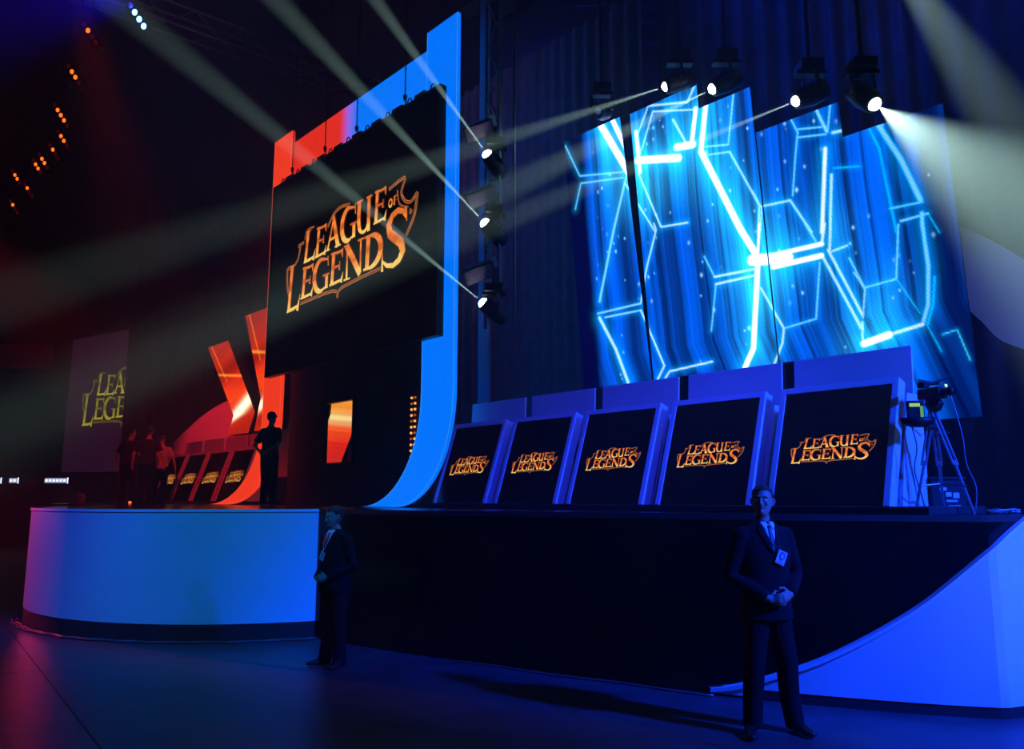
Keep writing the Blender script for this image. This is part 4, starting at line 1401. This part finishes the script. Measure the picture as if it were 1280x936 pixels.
vc = thing('video_camera', 'dark video camera on the tripod with a tiny glowing viewfinder', 'camera', (3.73, 7.05, DECK + 1.0), R(20))
vc.scale = (.66, .66, .66)
MB().box((0, 0, .08), (.16, .36, .15)).build('camera_body', M['black_metal'], vc, bevel=.02)
MB().loft([(0, -.18, .08), (0, -.26, .08), (0, -.34, .08)], [.045, .055, .06], 14, up=Vector((0, 0, 1))).build('lens', M['black_metal'], vc, True)
MB().tube((0, -.12, .20), (0, .12, .22), .014).build('handle', M['black_metal'], vc)
MB().box((-.14, .0, .19), (.10, .12, .08)).build('viewfinder', M['black_metal'], vc, bevel=.01)
MB().box((.05, -.19, .17), (.035, .01, .035)).build('indicator', emit('indicator', (.6, 1, .7), 1.2), vc)
MB().loft([(-.26, -.04, .24), (-.05, -.08, .21), (.1, -.1, .27), (.2, -.12, .31)], [(.02, .006)] * 4, 6).build('sun_hood', M['black_metal'], vc)

mo = thing('preview_monitor', 'small round-backed monitor with a yellow-green picture corner, left of the camera', 'monitor', (3.55, 6.98, 2.27), R(-10))
MB().loft([(0, 0, .0), (0, 0, .03), (0, 0, .08)], [(.06, .05), (.13, .08), (.15, .09)], 16).build('bowl', M['black_metal'], mo, True)
MB().box((-.02, -.02, .15), (.14, .05, .16)).build('case', M['black_metal'], mo, bevel=.01)
MB().box((-.03, -.048, .19), (.085, .004, .03)).build('lit_strip', emit('lit_strip', (.35, .8, .25), .8), mo)
MB().box((.025, -.048, .13), (.025, .004, .10)).build('lit_strip', emit('lit_strip2', (.25, .7, .25), .5), mo)
MB().tube((.06, .03, .02), (.3, .15, -.05), .012).build('arm', M['black_metal'], mo)
for i, pts in enumerate([[(3.49, 6.98, 2.29), (3.53, 6.99, 2.1), (3.50, 7.0, 1.9), (3.55, 7.02, 1.7), (3.60, 7.05, 1.53)], [(3.84, 6.95, 2.55), (3.90, 6.93, 2.2), (3.91, 6.92, 1.95), (3.97, 6.91, 1.75), (3.94, 6.9, 1.54)]]):
    P = spline(pts, 6)
    tag(MB().loft(P, [.006] * len(P), 6).build('cable', M['cable'] if i == 0 else M['grey_metal'], None, True), ('thin dark cable dangling beside the nearest station', 'pale cable hanging down past the tripod')[i], 'cable', 'cables at the camera stand')

ec = thing('equipment_case', 'black equipment case with pale stickers on the right end of the stage', 'case', (4.07, 7.62, DECK), R(-8))
MB().box((0, 0, .15), (.30, .24, .30)).build('case_body', M['matte'], ec, bevel=.01)
MB().box((0, 0, .315), (.31, .25, .03)).build('lid', M['black_metal'], ec, bevel=.006)
stk = mat('pale_sticker', (.6, .65, .8), .5, noise=.2, scale=40)
for x, z, w, h in ((-.05, .22, .06, .03), (-.005, .17, .05, .04), (.06, .16, .055, .05), (.015, .055, .06, .03), (.07, .06, .045, .025), (-.06, .27, .03, .02), (.02, .11, .10, .018)):
    MB().box((x, -.123, z), (w, .004, h)).build('sticker', stk, ec, bevel=.004)
cl = thing('cable_bundle', 'small tangle of pale cable and connectors on the stage edge at right', 'cable', (4.32, 7.1, DECK))
for j in range(4):
    P = spline([(random.uniform(-.16, .16), random.uniform(-.08, .08), .01 + random.uniform(0, .04)) for _ in range(5)], 5)
    MB().loft(P, [.005] * len(P), 5).build('cord', M['grey_metal'], cl, True)
for x in (-.05, .05, .11):
    MB().box((x, 0, .025), (.04, .03, .035), Matrix.Rotation(x * 9, 3, 'Z')).build('connector', stk, cl, bevel=.004)

# cables on the floor around the curved front, and at the foot of the black front
for j, (dr_, m_, lab) in enumerate(((.10, M['cable'], 'outer black cable lying along the foot of the white curved front'), (.05, M['grey_metal'], 'thin grey cable lying closest to the curved front'))):
    P = []
    for q in np.linspace(-66, -190, 90):
        w = .015 * math.sin(q * .9 + j) + .01 * math.sin(q * .37)
        P.append((DC.x + (DR + dr_ + w) * math.cos(R(q)), DC.y + (DR + dr_ + w) * math.sin(R(q)), .014))
    tag(MB().loft(P, [.012 - .004 * j] * len(P), 6).build('floor_cable', m_, None, True), lab, 'cable', 'floor cables')
P = [(x + .0, on_path(x) - .10 - .03 * math.sin(x * 5), .012) for x in np.linspace(-.6, 1.7, 40)]
tag(MB().loft(P, [.009] * len(P), 6).build('floor_cable', M['grey_metal'], None, True), 'thin cable along the foot of the glossy black stage front', 'cable', 'floor cables')

# small red-lit lamps on the stage floor at far left
for k, (x, y, lab, r_) in enumerate([(-9.62, 18.0, 'squat red-lit lamp housing on the far left of the stage floor', .13), (-8.30, 17.6, 'tiny glowing red marker lamp near the feet of the two men', .035)]):
    t = thing('floor_lamp', lab, 'stage lamp', (x, y, DECK))
    MB().loft([(0, 0, 0), (0, 0, r_ * .5), (0, 0, r_ * 1.2), (0, 0, r_ * 1.7), (0, 0, r_ * 1.9)], [r_, r_ * .8, r_ * .95, r_ * .7, r_ * .3], 12).build('lamp_housing', mat('red_lit_housing', (.5, .12, .1), .5, noise=.2) if k == 0 else emit('red_marker', (1, .12, .03), 2), t, True)  # the squat housing has the red light on it put into its colour
    MB().loft([(0, 0, 0), (0, 0, .015)], [r_ * 1.2, r_ * 1.2], 12).build('foot', M['matte'], t)
